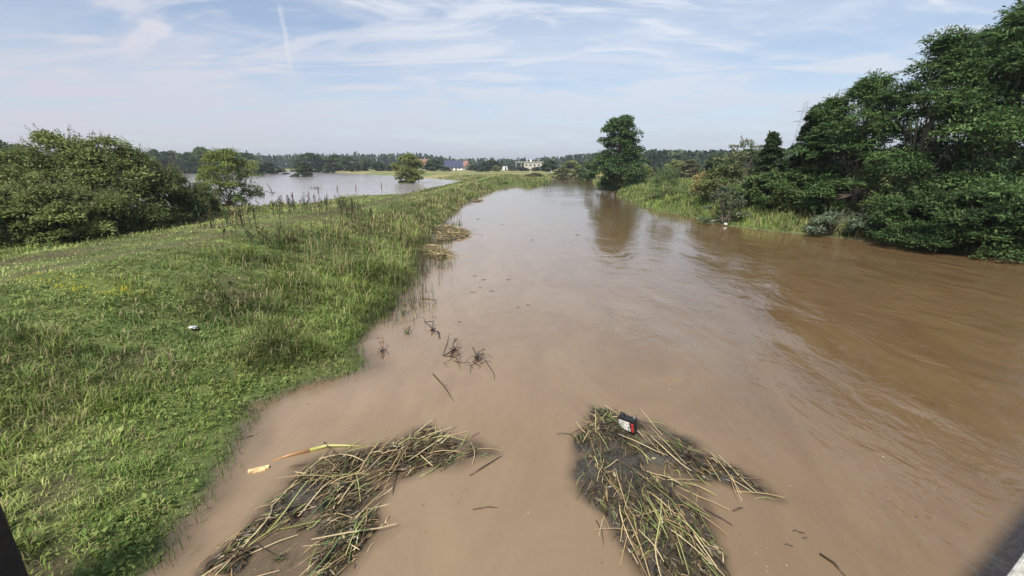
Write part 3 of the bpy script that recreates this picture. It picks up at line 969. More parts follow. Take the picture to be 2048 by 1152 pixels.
mid_list = [
    # proto, px, distance, base row, top row, width px, label
    ('dark', 8, 160, 345, 281, 70, 'dark distant tree behind the hedge at the left edge'),
    ('mid', 55, 175, 345, 290, 60, 'distant tree showing over the hedge near the left edge'),
    ('dark', 318, 210, 341, 300, 44, 'first distant tree right of the hedge top'),
    ('brown', 350, 220, 341, 303, 46, 'brownish distant tree above the hedge slope'),
    ('dark', 378, 215, 341, 306, 36, 'small dark tree between the brownish tree and the domed tree'),
    ('mid', 408, 230, 341, 295, 54, 'tall domed tree above the lakeside bush'),
    ('mid', 495, 240, 341, 306, 44, 'distant tree just right of the lakeside bush'),
    ('light', 508, 200, 342, 321, 34, 'round yellow green bush on the far lake shore'),
    ('olive', 537, 195, 342, 324, 52, 'dark spreading bush beside the yellow green one on the far shore'),
    ('olive', 607, 150, 345, 326, 40, 'dark round bush standing alone in the lake'),
    ('dark', 626, 260, 341, 307, 56, 'large dark tree behind the bush in the lake'),
    ('mid', 672, 265, 341, 310, 44, 'grey green tree right of the large dark tree'),
    ('mid', 697, 255, 342, 312, 36, 'narrow grey green tree in the far shore row'),
    ('olive', 657, 235, 342, 326, 22, 'small dark bush in front of the grey green tree'),
    ('mid', 732, 250, 342, 318, 32, 'rounded tree in the middle of the far shore row'),
    ('olive', 712, 235, 343, 325, 20, 'small dark shrub left of the rounded tree'),
    ('mid', 758, 240, 342, 323, 34, 'low round tree left of the olive lake bush'),
    ('olive', 785, 235, 343, 328, 24, 'low shrub partly behind the olive lake bush'),
    ('mid', 868, 255, 346, 318, 40, 'round tree between the red roofed and blue roofed houses'),
    ('olive', 893, 235, 344, 334, 22, 'low garden shrub before the blue roofed house'),
    ('mid', 947, 270, 344, 330, 30, 'low tree right of the houses'),
    ('dark', 980, 260, 346, 321, 44, 'dark round tree half way from the houses to the grey building'),
    ('olive', 966, 215, 350, 336, 24, 'dark small bush on the meadow before the dark round tree'),
    ('light', 993, 225, 347, 332, 18, 'bright green small bush on the meadow'),
    ('olive', 1040, 250, 344, 334, 40, 'dark hedge clump below the grey building'),
    ('olive', 1078, 245, 345, 334, 36, 'dark hedge clump right of the grey building'),
    ('brown', 1070, 118, 361, 346, 34, 'low grey green bush at the end of the levee'),
    ('mid', 1098, 210, 350, 318, 34, 'slender tree left of the pale willow at the bend'),
    ('light', 1143, 150, 356, 322, 40, 'pale yellow green willow at the river bend'),
    ('brown', 1122, 128, 361, 337, 40, 'grey brown bush left of the pale willow at the bend'),
    ('brown', 1158, 124, 362, 340, 40, 'grey brown bush right of the pale willow at the bend'),
    ('mid', 1180, 120, 363, 322, 44, 'leafy bush just left of the lone tall tree'),
    ('light', 1288, 92, 364, 330, 30, 'yellowish slender tree right of the lone tall tree'),
    ('mid', 1318, 100, 363, 338, 40, 'green bush behind the upright willow clump'),
    ('light', 1350, 96, 363, 322, 46, 'pale round willow on the right meadow'),
    ('brown', 1378, 92, 364, 320, 50, 'brownish round bush beside the pale round willow'),
    ('mid', 1430, 88, 364, 308, 60, 'green tree behind the end of the right-bank thicket'),
    ('dark', 1492, 70, 366, 300, 70, 'dark tree hidden behind the thin pale shrub'),
]
for i, (k, px, dist, brow, trow, wpx, lab) in enumerate(mid_list):
    x, y, _ = far(px, brow, dist)
    z = hz(x, y)
    zt = tall(px, (x, y), trow)
    wid = wpx / F * math.hypot(y * CP, 0) * 1.02
    base = {'dark': 3.6, 'mid': 3.4, 'light': 3.6, 'brown': 3.8, 'olive': 3.6}[k]
    s = wid / 2 / base * 0.95
    o = plant('shrub' if k in ('olive', 'brown') else 'meadow_tree', lab, 'shrub' if k in ('olive', 'brown') else 'tree', pr[k], x, y, z - 0.1, rz=i * 1.37, s=s, sz=(zt - z + 0.1) / 8.0, group='scattered trees and bushes beyond the flood')

# ------------------------------------------------------------------ far forest: one mass
def forest():
    g = np.random.default_rng(77)
    top = [(-400, 300), (0, 300), (300, 306), (440, 303), (500, 306), (540, 311), (620, 309), (700, 309), (780, 308), (830, 306), (850, 307), (870, 313), (900, 317), (960, 317), (1000, 319), (1060, 318), (1090, 316), (1120, 313), (1150, 309), (1175, 308), (1230, 304), (1290, 299), (1350, 301), (1400, 303), (1450, 300), (1600, 300), (2500, 290)]
    parts = []
    n = 1500
    px = g.uniform(-500, 2500, n)
    tr = np.interp(px, [t[0] for t in top], [t[1] for t in top])
    for i in range(n):
        right = sstep(np.array(px[i]), 1080, 1300)
        row = g.random()
        d = (430 - 190 * float(right)) + row * 90
        x, y, zt = far(px[i], tr[i] + g.normal() * 1.6 + 2.5 - 3.0 * row, d)
        z = 1.3
        h = max(6, zt - z)
        conifer = g.random() < 0.6
        r = (2.0 if conifer else 3.4) * (0.8 + 0.5 * g.random())
        m = 80
        f = g.random(m) ** 1.05
        a = g.random(m) * 6.283
        pr_ = (np.clip(1 - f, 0.02, 1) ** 0.75 if conifer else np.sqrt(np.clip(1 - (2 * f - 0.9) ** 2 / 1.21, 0.02, 1))) * r
        pos = np.stack([x + np.cos(a) * pr_, y + np.sin(a) * pr_, z + h * f], 1)
        out = np.stack([np.cos(a), np.sin(a), -0.25 + g.normal(size=m) * 0.3], 1)
        nor = out * 0.6 + np.array([[0, 0, 0.8]]) + g.normal(size=(m, 3)) * 0.4
        base = np.array((0.036, 0.062, 0.034)) if conifer else np.array((0.060, 0.090, 0.042))
        base = base * (0.75 + 0.6 * g.random())
        L = r * (0.95 if conifer else 0.75) * (0.7 + 0.6 * g.random(m))
        parts.append(leaves(pos, out, nor, L, L * 0.7, base[None] * (0.8 + 0.4 * g.random((m, 1))), 0.2))
    V, Q, S, C = cat(parts)
    o = link('far_forest', mesh_np('far_forest', V, Q, S, C), M['leaf'])
    tag(o, 'dark green forest belt along the horizon', 'forest', kind='stuff')
forest()

# ------------------------------------------------------------------ houses
def gable_house(label, px, dist, base_row, w, d, eave, ridge, rz, wall, roof, extra=None):
    x, y, _ = far(px, base_row, dist)
    z = hz(x, y) - 0.2
    r = tag(link('house', None, loc=(x, y, z)), label, 'house', 'houses beyond the meadow')
    r.rotation_euler = (0, 0, rz)
    hw, hd = w / 2, d / 2
    MB().poly([(-hw, -hd, 0), (hw, -hd, 0), (hw, hd, 0), (-hw, hd, 0), (-hw, -hd, eave), (hw, -hd, eave), (hw, hd, eave), (-hw, hd, eave), (-hw, 0, ridge), (hw, 0, ridge)],
              [(0, 1, 5, 4), (2, 3, 7, 6), (1, 2, 6, 9, 5), (3, 0, 4, 8, 7)]).build('wall', wall, r)
    e, t = 0.5, 0.22
    sl = (ridge - eave) / hd
    ys, zs = hd + e, eave - e * sl
    rf = MB()
    for sg in (-1, 1):
        a = [(-hw - e, sg * ys, zs + 0.03), (hw + e, sg * ys, zs + 0.03), (hw + e, 0, ridge + 0.03), (-hw - e, 0, ridge + 0.03)]
        b = [(p[0], p[1], p[2] + t) for p in a]
        rf.poly(a + b, [(0, 1, 2, 3), (4, 7, 6, 5), (0, 4, 5, 1), (1, 5, 6, 2), (2, 6, 7, 3), (3, 7, 4, 0)])
    ro = rf.build('roof', roof, r)
    MB().box((hw * 0.3, hd * 0.25, ridge + 0.3), (0.6, 0.6, 1.7)).build('chimney', M['render_cream'], ro)
    def window(cx, cz, side, ww=1.2, hh=1.3, nm='window'):
        fr = MB().box((cx, side * (hd + 0.02), cz), (ww + 0.2, 0.08, hh + 0.2)).build(nm, M['render_white'], r)
        MB().box((cx, side * (hd + 0.065), cz), (ww, 0.03, hh)).build('pane', M['glass_dark'], fr)
    for k in (-0.6, -0.2, 0.62):
        window(hw * k, 1.6, -1)
    window(hw * 0.25, 1.1, -1, 1.0, 2.0, 'door')
    # gable end windows
    for sgn in (-1, 1):
        fr = MB().box((sgn * (hw + 0.02), 0, eave + (ridge - eave) * 0.3), (0.08, 1.2, 1.3)).build('window', M['render_white'], r)
        MB().box((sgn * (hw + 0.065), 0, eave + (ridge - eave) * 0.3), (0.03, 1.0, 1.1)).build('pane', M['glass_dark'], fr)
    return r

gable_house('white house with big dark blue roof beyond the meadow', 908, 300, 343, 11.5, 8, 2.4, 6.2, 0.12, M['render_white'], M['tile_dark'])
gable_house('red roofed house close behind the dark blue roofed house', 929, 318, 343, 7, 7, 3.0, 6.0, -0.5, M['render_cream'], M['tile_red'])
gable_house('house with orange red roof between two round trees', 848, 310, 343, 8, 6.5, 4.0, 7.2, 0.5, M['render_cream'], M['tile_red'])


def hall():
    x, y, _ = far(1060, 343, 320)
    z = hz(x, y)
    r = tag(link('flat_roofed_building', None, loc=(x, y, z)), 'long pale flat roofed building in front of the far forest', 'building')
    MB().box((3, 0, 2.6), (15, 9, 5.2)).build('wall', M['render_cream'], r)
    ro = MB().box((0, 0, 5.4), (21.5, 10, 0.5)).build('roof', M['concrete'], r)
    MB().box((0.5, 0, 6.5), (1.1, 1.1, 1.7)).build('chimney', M['render_white'], ro)
    for k in range(5):
        f = MB().box((-2.8 + k * 2.9, -4.53, 3.3), (1.9, 0.08, 1.5)).build('window', M['render_white'], r)
        MB().box((-2.8 + k * 2.9, -4.585, 3.3), (1.6, 0.03, 1.2)).build('pane', M['glass_dark'], f)
    for k in (-10, -6.5):
        MB().box((k, -4.4, 2.57), (0.35, 0.35, 5.14)).build('column', M['concrete'], r)
hall()
x, y, _ = far(1010, 345, 290)
sh = tag(link('garden_shed', None, loc=(x, y, hz(x, y))), 'tiny white shed left of the flat roofed building', 'shed')
MB().box((0, 0, 1.3), (3.0, 2.4, 2.6)).build('wall', M['render_white'], sh)
MB().box((0, 0, 2.72), (3.4, 2.8, 0.2)).build('roof', M['tile_dark'], sh)
MB().box((0.4, -1.23, 1.0), (0.9, 0.06, 2.0)).build('door', M['glass_dark'], sh)

for px, lab in ((1061, 'white marker post on the meadow left of the bend'), (1102, 'white marker post by the bushes at the bend')):
    x, y, _ = far(px, 352, 170)
    r = tag(link('marker_post', None, loc=(x, y, hz(x, y) - 0.1)), lab, 'post', 'marker posts on the meadow')
    MB().box((0, 0, 0.55), (0.13, 0.13, 1.1)).build('shaft', M['render_white'], r)
    MB().box((0, 0, 1.12), (0.16, 0.16, 0.04)).build('cap', M['concrete'], r)


def pylon():
    x, y, _ = far(1593, 330, 230)
    z = 1.0
    r = tag(link('power_pylon', None, loc=(x, y, z)), 'steel lattice pylon tip behind the dark spire', 'pylon')
    Hp = tall(1594, (x, y), 203) - z
    def wdt(h):
        return 3.0 * (1 - h / Hp) ** 1.1 + 0.7
    legs = MB()
    for sx in (-1, 1):
        for sy in (-1, 1):
            legs = MB().tube([(sx * wdt(h), sy * wdt(h), h) for h in np.linspace(0, Hp, 8)], 0.10, 4)
            legs.build('leg', M['galv'], r)
    br = MB()
    hs = np.linspace(0, Hp, 13)
    for a, b in zip(hs[:-1], hs[1:]):
        for sx in (-1, 1):
            br.tube([(sx * wdt(a), -wdt(a), a), (sx * wdt(b), wdt(b), b)], 0.055, 3)
            br.tube([(-wdt(a), sx * wdt(a), a), (wdt(b), sx * wdt(b), b)], 0.055, 3)
            br.tube([(-wdt(b), sx * wdt(b), b), (wdt(b), sx * wdt(b), b)], 0.055, 3)
    br.build('bracing', M['galv'], r)
    for f, w in ((0.72, 5.5), (0.86, 4.5)):
        a = MB()
        for sg in (-1, 1):
            a.tube([(0, 0, Hp * f), (sg * w, 0, Hp * f)], 0.13, 4)
            a.tube([(0, 0, Hp * f + 1.2), (sg * w, 0, Hp * f)], 0.10, 4)
        a.build('crossarm', M['galv'], r)
pylon()

# ------------------------------------------------------------------ grass
def polar(n, r0, r1, a0=-68, a1=68):
    r = np.exp(rng.uniform(math.log(r0), math.log(r1), n))
    a = np.radians(rng.uniform(a0, a1, n))
    return r * np.sin(a), r * np.cos(a)


def grass():
    x, y = polar(740000, 2.4, 130)
    z = height(x, y)
    keep = (z > -0.012) & (sdist(x, y, lake) > 0.1)
    x, y, z = x[keep], y[keep], z[keep]
    sr = sdist(x, y, river)
    dc = pdist(x, y, crest)
    rr = np.hypot(x, y)
    left = x < np.interp(y, [0, 60, 110], [2, 2, 8])
    # thin the track, bare spots and ground under the hedge
    n1, n2, n3 = fbm(x * 0.55, y * 0.55, 71), fbm(x * 1.7, y * 1.7, 73), fbm(x * 0.18, y * 0.3, 75)
    track = np.exp(-((dc - 0.75) / 0.32) ** 2) * left * sstep(y, 100, 60)
    lim = 1 - 0.75 * track - 0.6 * bare(x, y) - 0.35 * sstep(n1, 0.55, 0.75)
    keep = rng.random(len(x)) < lim
    x, y, z, sr, dc, rr, left, n1, n2, n3, track = (a[keep] for a in (x, y, z, sr, dc, rr, left, n1, n2, n3, track))
    n = len(x)
    crown = np.exp(-(dc / 1.9) ** 4) * left
    lush = sstep(sr, 3.2, 0.3) * left * sstep(y, 5.2, 8.5)
    L = (0.065 + 0.06 * n2 + 0.02 * sstep(rr, 6, 14) + 0.20 * lush * n1) * (0.45 + 0.55 * sstep(sr, 0.0, 0.6)) + 0.16 * (~left) * sstep(sr, 6, 0.5) + 0.10 * (~left)
    tallz = left * sstep(y, 14, 20) * sstep(y, 75, 55) * sstep(dc, 1.6, 2.8)
    L = L + 0.15 * tallz * n3
    nc = vnoise(x * 5.5 + 3 * vnoise(x * 2, y * 2, 87), y * 5.5, 83)
    L = L * (1 - 0.6 * crown * sstep(y, 100, 60)) * (0.6 + 0.8 * rng.random(n)) * (0.55 + 1.0 * sstep(nc, 0.35, 0.85))
    L = L + 0.0016 * rr
    weed = sstep(fbm(x * 0.75, y * 0.75, 99, 3), 0.54, 0.66) * left * sstep(dc, 1.5, 2.6)
    L = L * (1 + 1.1 * weed)
    W = 0.0036 + 0.00105 * rr * (0.7 + 0.6 * rng.random(n))
    lean = np.clip(0.35 + 0.65 * rng.random(n), 0, 1)
    ang = rng.random(n) * 6.283
    g1, g2, g3, dry = np.array((0.190, 0.250, 0.055)), np.array((0.345, 0.365, 0.135)), np.array((0.090, 0.150, 0.040)), np.array((0.36, 0.30, 0.165))
    t = np.clip(n1 * 1.6 - 0.35 + 0.25 * rng.normal(size=n), 0, 1)[:, None]
    col = g3 * (1 - t) + g1 * t
    t = np.clip(0.8 * crown + 0.45 * sstep(n2, 0.5, 0.8) + 0.15 * rng.normal(size=n), 0, 1)[:, None]
    col = col * (1 - t) + g2 * t
    n5 = fbm(x * 0.8 + 9, y * 0.8, 79)
    col = col * ((0.50 + 0.95 * sstep(n5, 0.28, 0.72)) * (0.8 + 0.4 * nc))[:, None]
    col = col * (1 - 0.25 * weed * (rng.random(n) < 0.8))[:, None]
    pd = 0.04 + 0.20 * sstep(n5, 0.55, 0.75) + 0.30 * tallz + 0.16 * sstep(n3, 0.45, 0.7) + 0.6 * track + 0.35 * (~left) * sstep(x, 13.2, 15.0) * sstep(y, 26, 22) + 0.35 * sstep(rr, 70, 110) * (n3 > 0.45)
    isdry = (rng.random(n) < pd)[:, None]
    col = np.where(isdry, dry * (0.7 + 0.5 * rng.random((n, 1))), col * (0.75 + 0.5 * rng.random((n, 1))))
    # yellow mossy spot by the track
    mx, my = at(165, 578, 1.15)
    moss = (sstep(np.hypot((x - mx) / 1.5, (y - my) / 0.45) + 0.8 * (n2 - 0.5), 1.0, 0.5) * 0.95)[:, None]
    col = col * (1 - moss) + np.array((0.50, 0.44, 0.03)) * moss
    L = np.where(moss[:, 0] > 0.4, L * 0.55, L)
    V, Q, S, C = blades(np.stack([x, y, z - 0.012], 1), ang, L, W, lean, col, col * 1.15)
    tag(link('grass', mesh_np('grass', V, Q, S, C), M['grass']), 'short green grass covering the banks', 'grass', kind='stuff')

    # broad-leaved herbs between the grass, near the bridge
    x, y = polar(120000, 2.4, 12)
    z = height(x, y)
    n1 = fbm(x * 1.3, y * 1.3, 81)
    k = (z > 0.01) & (x < 2) & (rng.random(len(x)) < (0.06 + 0.6 * sstep(n1, 0.50, 0.70)) * (1 - 0.8 * bare(x, y))) & (pdist(x, y, crest) > 1.2)
    x, y, z, n1 = x[k], y[k], z[k], n1[k]
    n = len(x)
    a = rng.random(n) * 6.283
    el = rng.uniform(0.1, 0.9, n)
    A = np.stack([np.cos(a) * np.cos(el), np.sin(a) * np.cos(el), np.sin(el)], 1)
    N = np.stack([-np.cos(a) * np.sin(el), -np.sin(a) * np.sin(el), np.cos(el)], 1) + rng.normal(size=(n, 3)) * 0.25
    rr = np.hypot(x, y)
    L = 0.024 + 0.055 * rng.random(n) ** 3 + 0.0016 * rr
    P = np.stack([x, y, z + 0.03 + 0.07 * rng.random(n)], 1)
    t = rng.random((n, 1))
    col = np.array((0.100, 0.175, 0.040)) * (1 - t) + np.array((0.290, 0.350, 0.110)) * t
    V, Q, S, C = leaves(P, A, N, L, L * (0.38 + 0.3 * rng.random(n)), col, 0.12)
    tag(link('ground_herbs', mesh_np('herbs', V, Q, S, C), M['grass']), 'broad leaved herbs and clover among the grass', 'herbs', kind='stuff')

    # standing dry stalks on the levee flank and drowned stems in the shallows
    x, y = polar(60000, 8, 80)
    z = height(x, y)
    sr, dc = sdist(x, y, river), pdist(x, y, crest)
    n3, n4 = fbm(x * 0.35, y * 0.35, 91), fbm(x * 1.1, y * 1.1, 93)
    left = x < np.interp(y, [0, 60, 110], [2, 2, 8])
    flank = left & (x > np.interp(y, [c[1] for c in crest], [c[0] for c in crest])) & (z > 0.02) & (dc > 1.4) & (y > 11) & (rng.random(len(x)) < 0.32 * sstep(n3, 0.42, 0.62))
    shal = left & (z > -0.3) & (z < 0.03) & (y > 8.8) & (y < 30) & (rng.random(len(x)) < 0.7 * sstep(n4, 0.36, 0.6))
    rgt = (~left) & (sr > -0.2) & (sr < 2.5) & (y < 30) & (rng.random(len(x)) < 0.4)
    k = flank | shal | rgt
    x, y, z, shal = x[k], y[k], z[k], shal[k]
    n = len(x)
    rr = np.hypot(x, y)
    L = (0.30 + 0.45 * rng.random(n)) + np.where(shal, np.maximum(0, -z), 0)
    L = np.where(shal, L * 0.75 + 0.05, L)
    t = rng.random((n, 1))
    col = np.array((0.20, 0.165, 0.075)) * (1 - t) + np.array((0.30, 0.26, 0.13)) * t
    dk = np.array((0.055, 0.060, 0.028)) * (1 - t) + np.array((0.11, 0.11, 0.05)) * t
    col = np.where(shal[:, None], dk, np.where(rng.random((n, 1)) < 0.35, np.array((0.09, 0.065, 0.04)), col))
    V, Q, S, C = blades(np.stack([x, y, z], 1), rng.random(n) * 6.283, L, 0.003 + 0.0009 * rr, np.clip(0.05 + 0.3 * rng.random(n), 0, 1), col)
    tag(link('dry_stalks', mesh_np('dry_stalks', V, Q, S, C), M['dry']), 'dry standing stalks on the levee flank and in the shallows', 'dry stalks', kind='stuff')
grass()


def drowned():
    P, Ls, Cs = [], [], []
    edge = np.array(river[2:2 + 24])
    seg = np.diff(edge, axis=0)
    ln = np.hypot(seg[:, 0], seg[:, 1])
    def along(n, out, lo, hi):
        i = rng.choice(len(seg), n, p=ln / ln.sum())
        t = rng.random(n)[:, None]
        p = edge[i] + seg[i] * t
        nrm = np.stack([seg[i, 1], -seg[i, 0]], 1) / ln[i][:, None]
        p = p + nrm * (out * rng.random(n) ** 1.7 - 0.15)[:, None] + rng.normal(size=(n, 2)) * 0.05
        k = (p[:, 1] > lo) & (p[:, 1] < hi)
        return p[k]
    # dark stems beyond the bend, thick in clumps
    p = along(30000, 1.5, 8.6, 26)
    k = rng.random(len(p)) < 0.75 * sstep(fbm(p[:, 0] * 1.3, p[:, 1] * 0.9, 95, 3), 0.40, 0.60)
    p = p[k]
    n = len(p)
    t = rng.random((n, 1))
    c1 = np.where(rng.random((n, 1)) < 0.45, np.array((0.11, 0.15, 0.05)), np.array((0.09, 0.075, 0.045))) * (0.6 + 0.8 * t)
    L1 = 0.14 + 0.36 * rng.random(n)
    # green blades half drowned along the near edge
    q = along(26000, 0.36, 2.4, 9.5)
    m = len(q)
    c2 = np.array((0.12, 0.18, 0.05)) * (0.5 + 0.8 * rng.random((m, 1)))
    L2 = 0.07 + 0.15 * rng.random(m) ** 1.5
    pts = np.concatenate([p, q])
    z = height(pts[:, 0], pts[:, 1])
    Z = np.minimum(z, 0.0)
    L = np.concatenate([L1, L2]) + np.minimum(-Z, 0.12)
    rr = np.hypot(pts[:, 0], pts[:, 1])
    V, Q, S, C = blades(np.column_stack([pts, np.maximum(Z, -0.12)]), rng.random(len(pts)) * 6.283, L, 0.0035 + 0.0006 * rr, np.clip(0.1 + 0.6 * rng.random(len(pts)), 0, 1), np.concatenate([c1, c2]))
    tag(link('drowned_grass', mesh_np('drowned_grass', V, Q, S, C), M['grass']), 'half drowned grass and stems along the flooded levee edge', 'grass', kind='stuff')
    # flecks of chaff and foam
    x, y = polar(9000, 3, 40, -45, 50)
    k = (height(x, y) < -0.05) & (rng.random(len(x)) < 0.10 + 0.6 * sstep(fbm(x * 0.5, y * 0.25, 97, 3), 0.52, 0.7))
    for pl, _, _ in RAFTS[:2]:
        k &= sdist(x, y, pl) > 0.05
    x, y = x[k], y[k]
    n = len(x)
    rr = np.hypot(x, y)
    a = rng.random(n) * 6.283
    A = np.stack([np.cos(a), np.sin(a), np.zeros(n)], 1)
    N = np.array([[0, 0, 1.0]]) + rng.normal(size=(n, 3)) * 0.1
    Lf = (0.006 + 0.022 * rng.random(n) ** 3) * (0.6 + 0.10 * rr)
    pal = np.array([(0.07, 0.05, 0.035), (0.16, 0.12, 0.07), (0.42, 0.36, 0.24), (0.55, 0.52, 0.45)])
    col = pal[rng.choice(4, n, p=[.42, .3, .18, .10])]
    V, Q, S, C = leaves(np.stack([x, y, np.full(n, 0.004)], 1), A, N, Lf, Lf * (0.25 + 0.4 * rng.random(n)), col, 0.0)
    tag(link('floating_chaff', mesh_np('floating_chaff', V, Q, S, C), M['wet']), 'specks of chaff and foam drifting on the river', 'chaff', kind='stuff')
drowned()

# ------------------------------------------------------------------ rafts of drifted reeds
STEM_COLS = [(0.38, 0.28, 0.14), (0.52, 0.42, 0.24), (0.28, 0.19, 0.095), (0.15, 0.100, 0.055), (0.070, 0.048, 0.030), (0.20, 0.22, 0.065), (0.34, 0.36, 0.13), (0.11, 0.16, 0.055)]
stem_meshes = []
for i, c in enumerate(STEM_COLS):
    for v in range(3):
        g = random.Random(1000 + i * 7 + v)
        b = g.uniform(-0.30, 0.30) if v == 2 else g.uniform(-0.10, 0.10)
        kink = g.choice((0, 0, 1))
        m = MB()
        m.cur = c
        pts, rad = [], []
        for k in range(6):
            f = k / 5 - 0.5
            pts.append((f, b * (0.25 - f * f) + (0.12 * max(0, f - 0.1) if kink else 0), 0.03 * math.sin(5 * f + v)))
            rad.append(0.5 * (1 - 0.55 * abs(f) * 1.4))
        # the tube is unit length; y and z are scaled to the stem's thickness when placed
        mm = MB(); mm.cur = c
        vs, fs = [], []
        for k, p in enumerate(pts):
            for a in range(4):
                w = math.pi / 4 + a * math.pi / 2
                vs.append((p[0], p[1] + 0.008 * rad[k] * 2 * math.cos(w), p[2] + 0.008 * rad[k] * 2 * math.sin(w) * 0.7))
        for k in range(5):
            for a in range(4):
                fs.append((k * 4 + a, k * 4 + (a + 1) % 4, (k + 1) * 4 + (a + 1) % 4, (k + 1) * 4 + a))
        fs += [(3, 2, 1, 0), (20, 21, 22, 23)]
        mm.poly(vs, fs)
        me = mm.mesh('reed_stem')
        me.materials.append(M['wet'])
        stem_meshes.append(me)


def raft(name, label, poly, top, seed, nparts, nfine, field, res=0.03, green=0.12, lscale=1.0, spread=0.5, avoid=None, dark=0.16, dense=0.0):
    g = np.random.default_rng(seed)
    P = np.array(poly)
    x0, y0 = P.min(0) - 0.1
    x1, y1 = P.max(0) + 0.1
    r = tag(link(name, None, loc=((x0 + x1) / 2, (y0 + y1) / 2, 0)), label, 'driftwood raft', 'rafts of drifted reeds')
    ox, oy = (x0 + x1) / 2, (y0 + y1) / 2
    xs, ys = np.arange(x0, x1, res), np.arange(y0, y1, res)
    me, V = grid_mesh('mat', xs, ys, lambda x, y: raft_z(x, y, poly, top, seed)[0] + 0.012 * (fbm(x * 40, y * 40, seed, 2) - 0.5) * 2, lambda x, y: sdist(x, y, poly) < 0.16)
    mat = link('mat', me, M['matmud'], r, (-ox, -oy, 0))
    def sample(n, margin):
        out = []
        while len(out) < n:
            c = np.stack([g.uniform(x0, x1, 4 * n), g.uniform(y0, y1, 4 * n)], 1)
            rz, s = raft_z(c[:, 0], c[:, 1], poly, top, seed)
            hole = sstep(fbm(c[:, 0] * 1.9, c[:, 1] * 1.9, seed + 50, 3), 0.36 - dense, 0.56 - dense)
            w = np.where(s > margin, (0.12 + 0.88 * hole) * (0.25 + 0.75 * sstep(rz, -0.03, 0.04)), 0)
            ok = g.random(len(c)) < w
            out += list(np.column_stack([c[ok], rz[ok], s[ok]]))
        return np.array(out[:n])
    # fine litter: short pieces, one part
    S = sample(nfine, -0.02)
    n = len(S)
    a = field(S[:, 0], S[:, 1]) + g.normal(size=n) * 0.55 + np.where(g.random(n) < 0.2, g.uniform(0, 3.14, n), 0)
    el = g.normal(size=n) * 0.12
    A = np.stack([np.cos(a) * np.cos(el), np.sin(a) * np.cos(el), np.sin(el)], 1)
    Nn = np.array([[0, 0, 1.0]]) + g.normal(size=(n, 3)) * 0.5
    L = (0.05 + 0.16 * g.random(n) ** 1.5) * lscale
    cc = np.array(STEM_COLS)[g.choice(8, n, p=[.16, .10, .18, .2, .2, .06, .04, .06])] * (dark + 0.55 * g.random((n, 1)) ** 2)
    zc = np.maximum(S[:, 2], -0.03) + 0.006 + 0.03 * g.random(n) * sstep(S[:, 2], -0.03, 0.05)
    pc = np.column_stack([S[:, 0] - ox, S[:, 1] - oy, zc])
    v, q, s_, c_ = leaves(pc, A, Nn, L, (0.004 + 0.006 * g.random(n) + 0.022 * (g.random(n) < 0.10)) * (0.5 + 0.5 * lscale), cc, 0.02)
    tag(link('litter_layer', mesh_np('litter_layer', v, q, s_, c_), M['wet'], r), kind='stuff')
    # single reed stems
    S = sample(nparts, 0.03)
    for k in range(nparts):
        x, y, rz, s = S[k]
        if avoid and math.hypot(x - avoid[0], y - avoid[1]) < avoid[2]:
            continue
        ang = float(field(np.array([x]), np.array([y]))[0]) + g.normal() * spread + (g.uniform(-1.2, 1.2) if g.random() < 0.15 else 0)
        ci = int(g.choice(8, p=[.26 - green * .3, .22 - green * .3, .2 - green * .2, .12, .08, .04 + green * .3, .04 + green * .3, .04 + green * .2]))
        o = link('reed_stem', stem_meshes[ci * 3 + int(g.integers(3))], None, r, (x - ox, y - oy, max(rz, -0.012) + 0.012 + 0.035 * g.random() * float(sstep(np.array(rz), -0.03, 0.06))))
        ln = (0.14 + 0.62 * g.random() ** 2.0) * lscale
        if s < 0.1:
            ln *= 0.7
        tk = (0.45 + 0.55 * g.random()) * (0.6 + 0.4 * lscale)
        o.rotation_euler = (g.uniform(0, 0.6), g.normal() * 0.05, ang)
        o.scale = (ln, tk if ln > 0.3 else tk * 0.8, tk)
    return r


def matmud():
    m, t = material('drift_mat')
    g = t.n('ShaderNodeNewGeometry')
    n = t.noise(g.outputs['Position'], 38, 5, 0.7)
    n2 = t.noise(g.outputs['Position'], 4, 4, 0.6)
    c = t.mix(t.ramp(n, 0.3, 0.75), (0.020, 0.018, 0.015), (0.095, 0.078, 0.055))
    c = t.mix(t.ramp(n2, 0.45, 0.7), c, (0.045, 0.042, 0.034))
    p = pbsdf(t, c, 0.38, 0.5)
    b = t.n('ShaderNodeBump')
    b.inputs['Strength'].default_value = 1.0
    b.inputs['Distance'].default_value = 0.02
    t.put(b.inputs['Height'], n)
    t.put(p.inputs['Normal'], b.outputs[0])
    t.put(t.out.inputs[0], p.outputs[0])
    return m

M['matmud'] = matmud()
aA, aB = Vector(at(480, 1150)), Vector(at(850, 890))
fa = lambda x, y: np.full(np.shape(x), math.atan2(aB.y - aA.y, aB.x - aA.x)) - 0.5 * sstep(x, -1.2, -0.3)
hb = Vector(at(1195, 815))
fb = lambda x, y: np.arctan2(y - (hb.y + 0.3), x - hb.x)
raft('debris_raft', 'large tan raft of drifted reeds in the left foreground water', raft_a, 0.09, 11, 300, 8000, fa, dense=0.10, dark=0.22)
raft('debris_raft', 'fan shaped raft of reeds holding the black battery', raft_b, 0.08, 23, 300, 5200, fb, dense=0.07, green=0.30, spread=0.42, avoid=(*at(1236, 872, 0.05), 0.26))
raft('debris_raft', 'small yellowish heap of drifted reeds at the levee foot, nearer one', raft_c, 0.13, 31, 90, 3200, lambda x, y: np.full(np.shape(x), -0.3), 0.06, lscale=2.4, spread=1.0, dark=0.95, dense=0.15)
raft('debris_raft', 'brown heap of drifted reeds with a long tail, farther along the levee', raft_d, 0.13, 37, 90, 3200, lambda x, y: np.full(np.shape(x), 0.1), 0.07, lscale=2.6, spread=1.0, dark=0.85, dense=0.15)
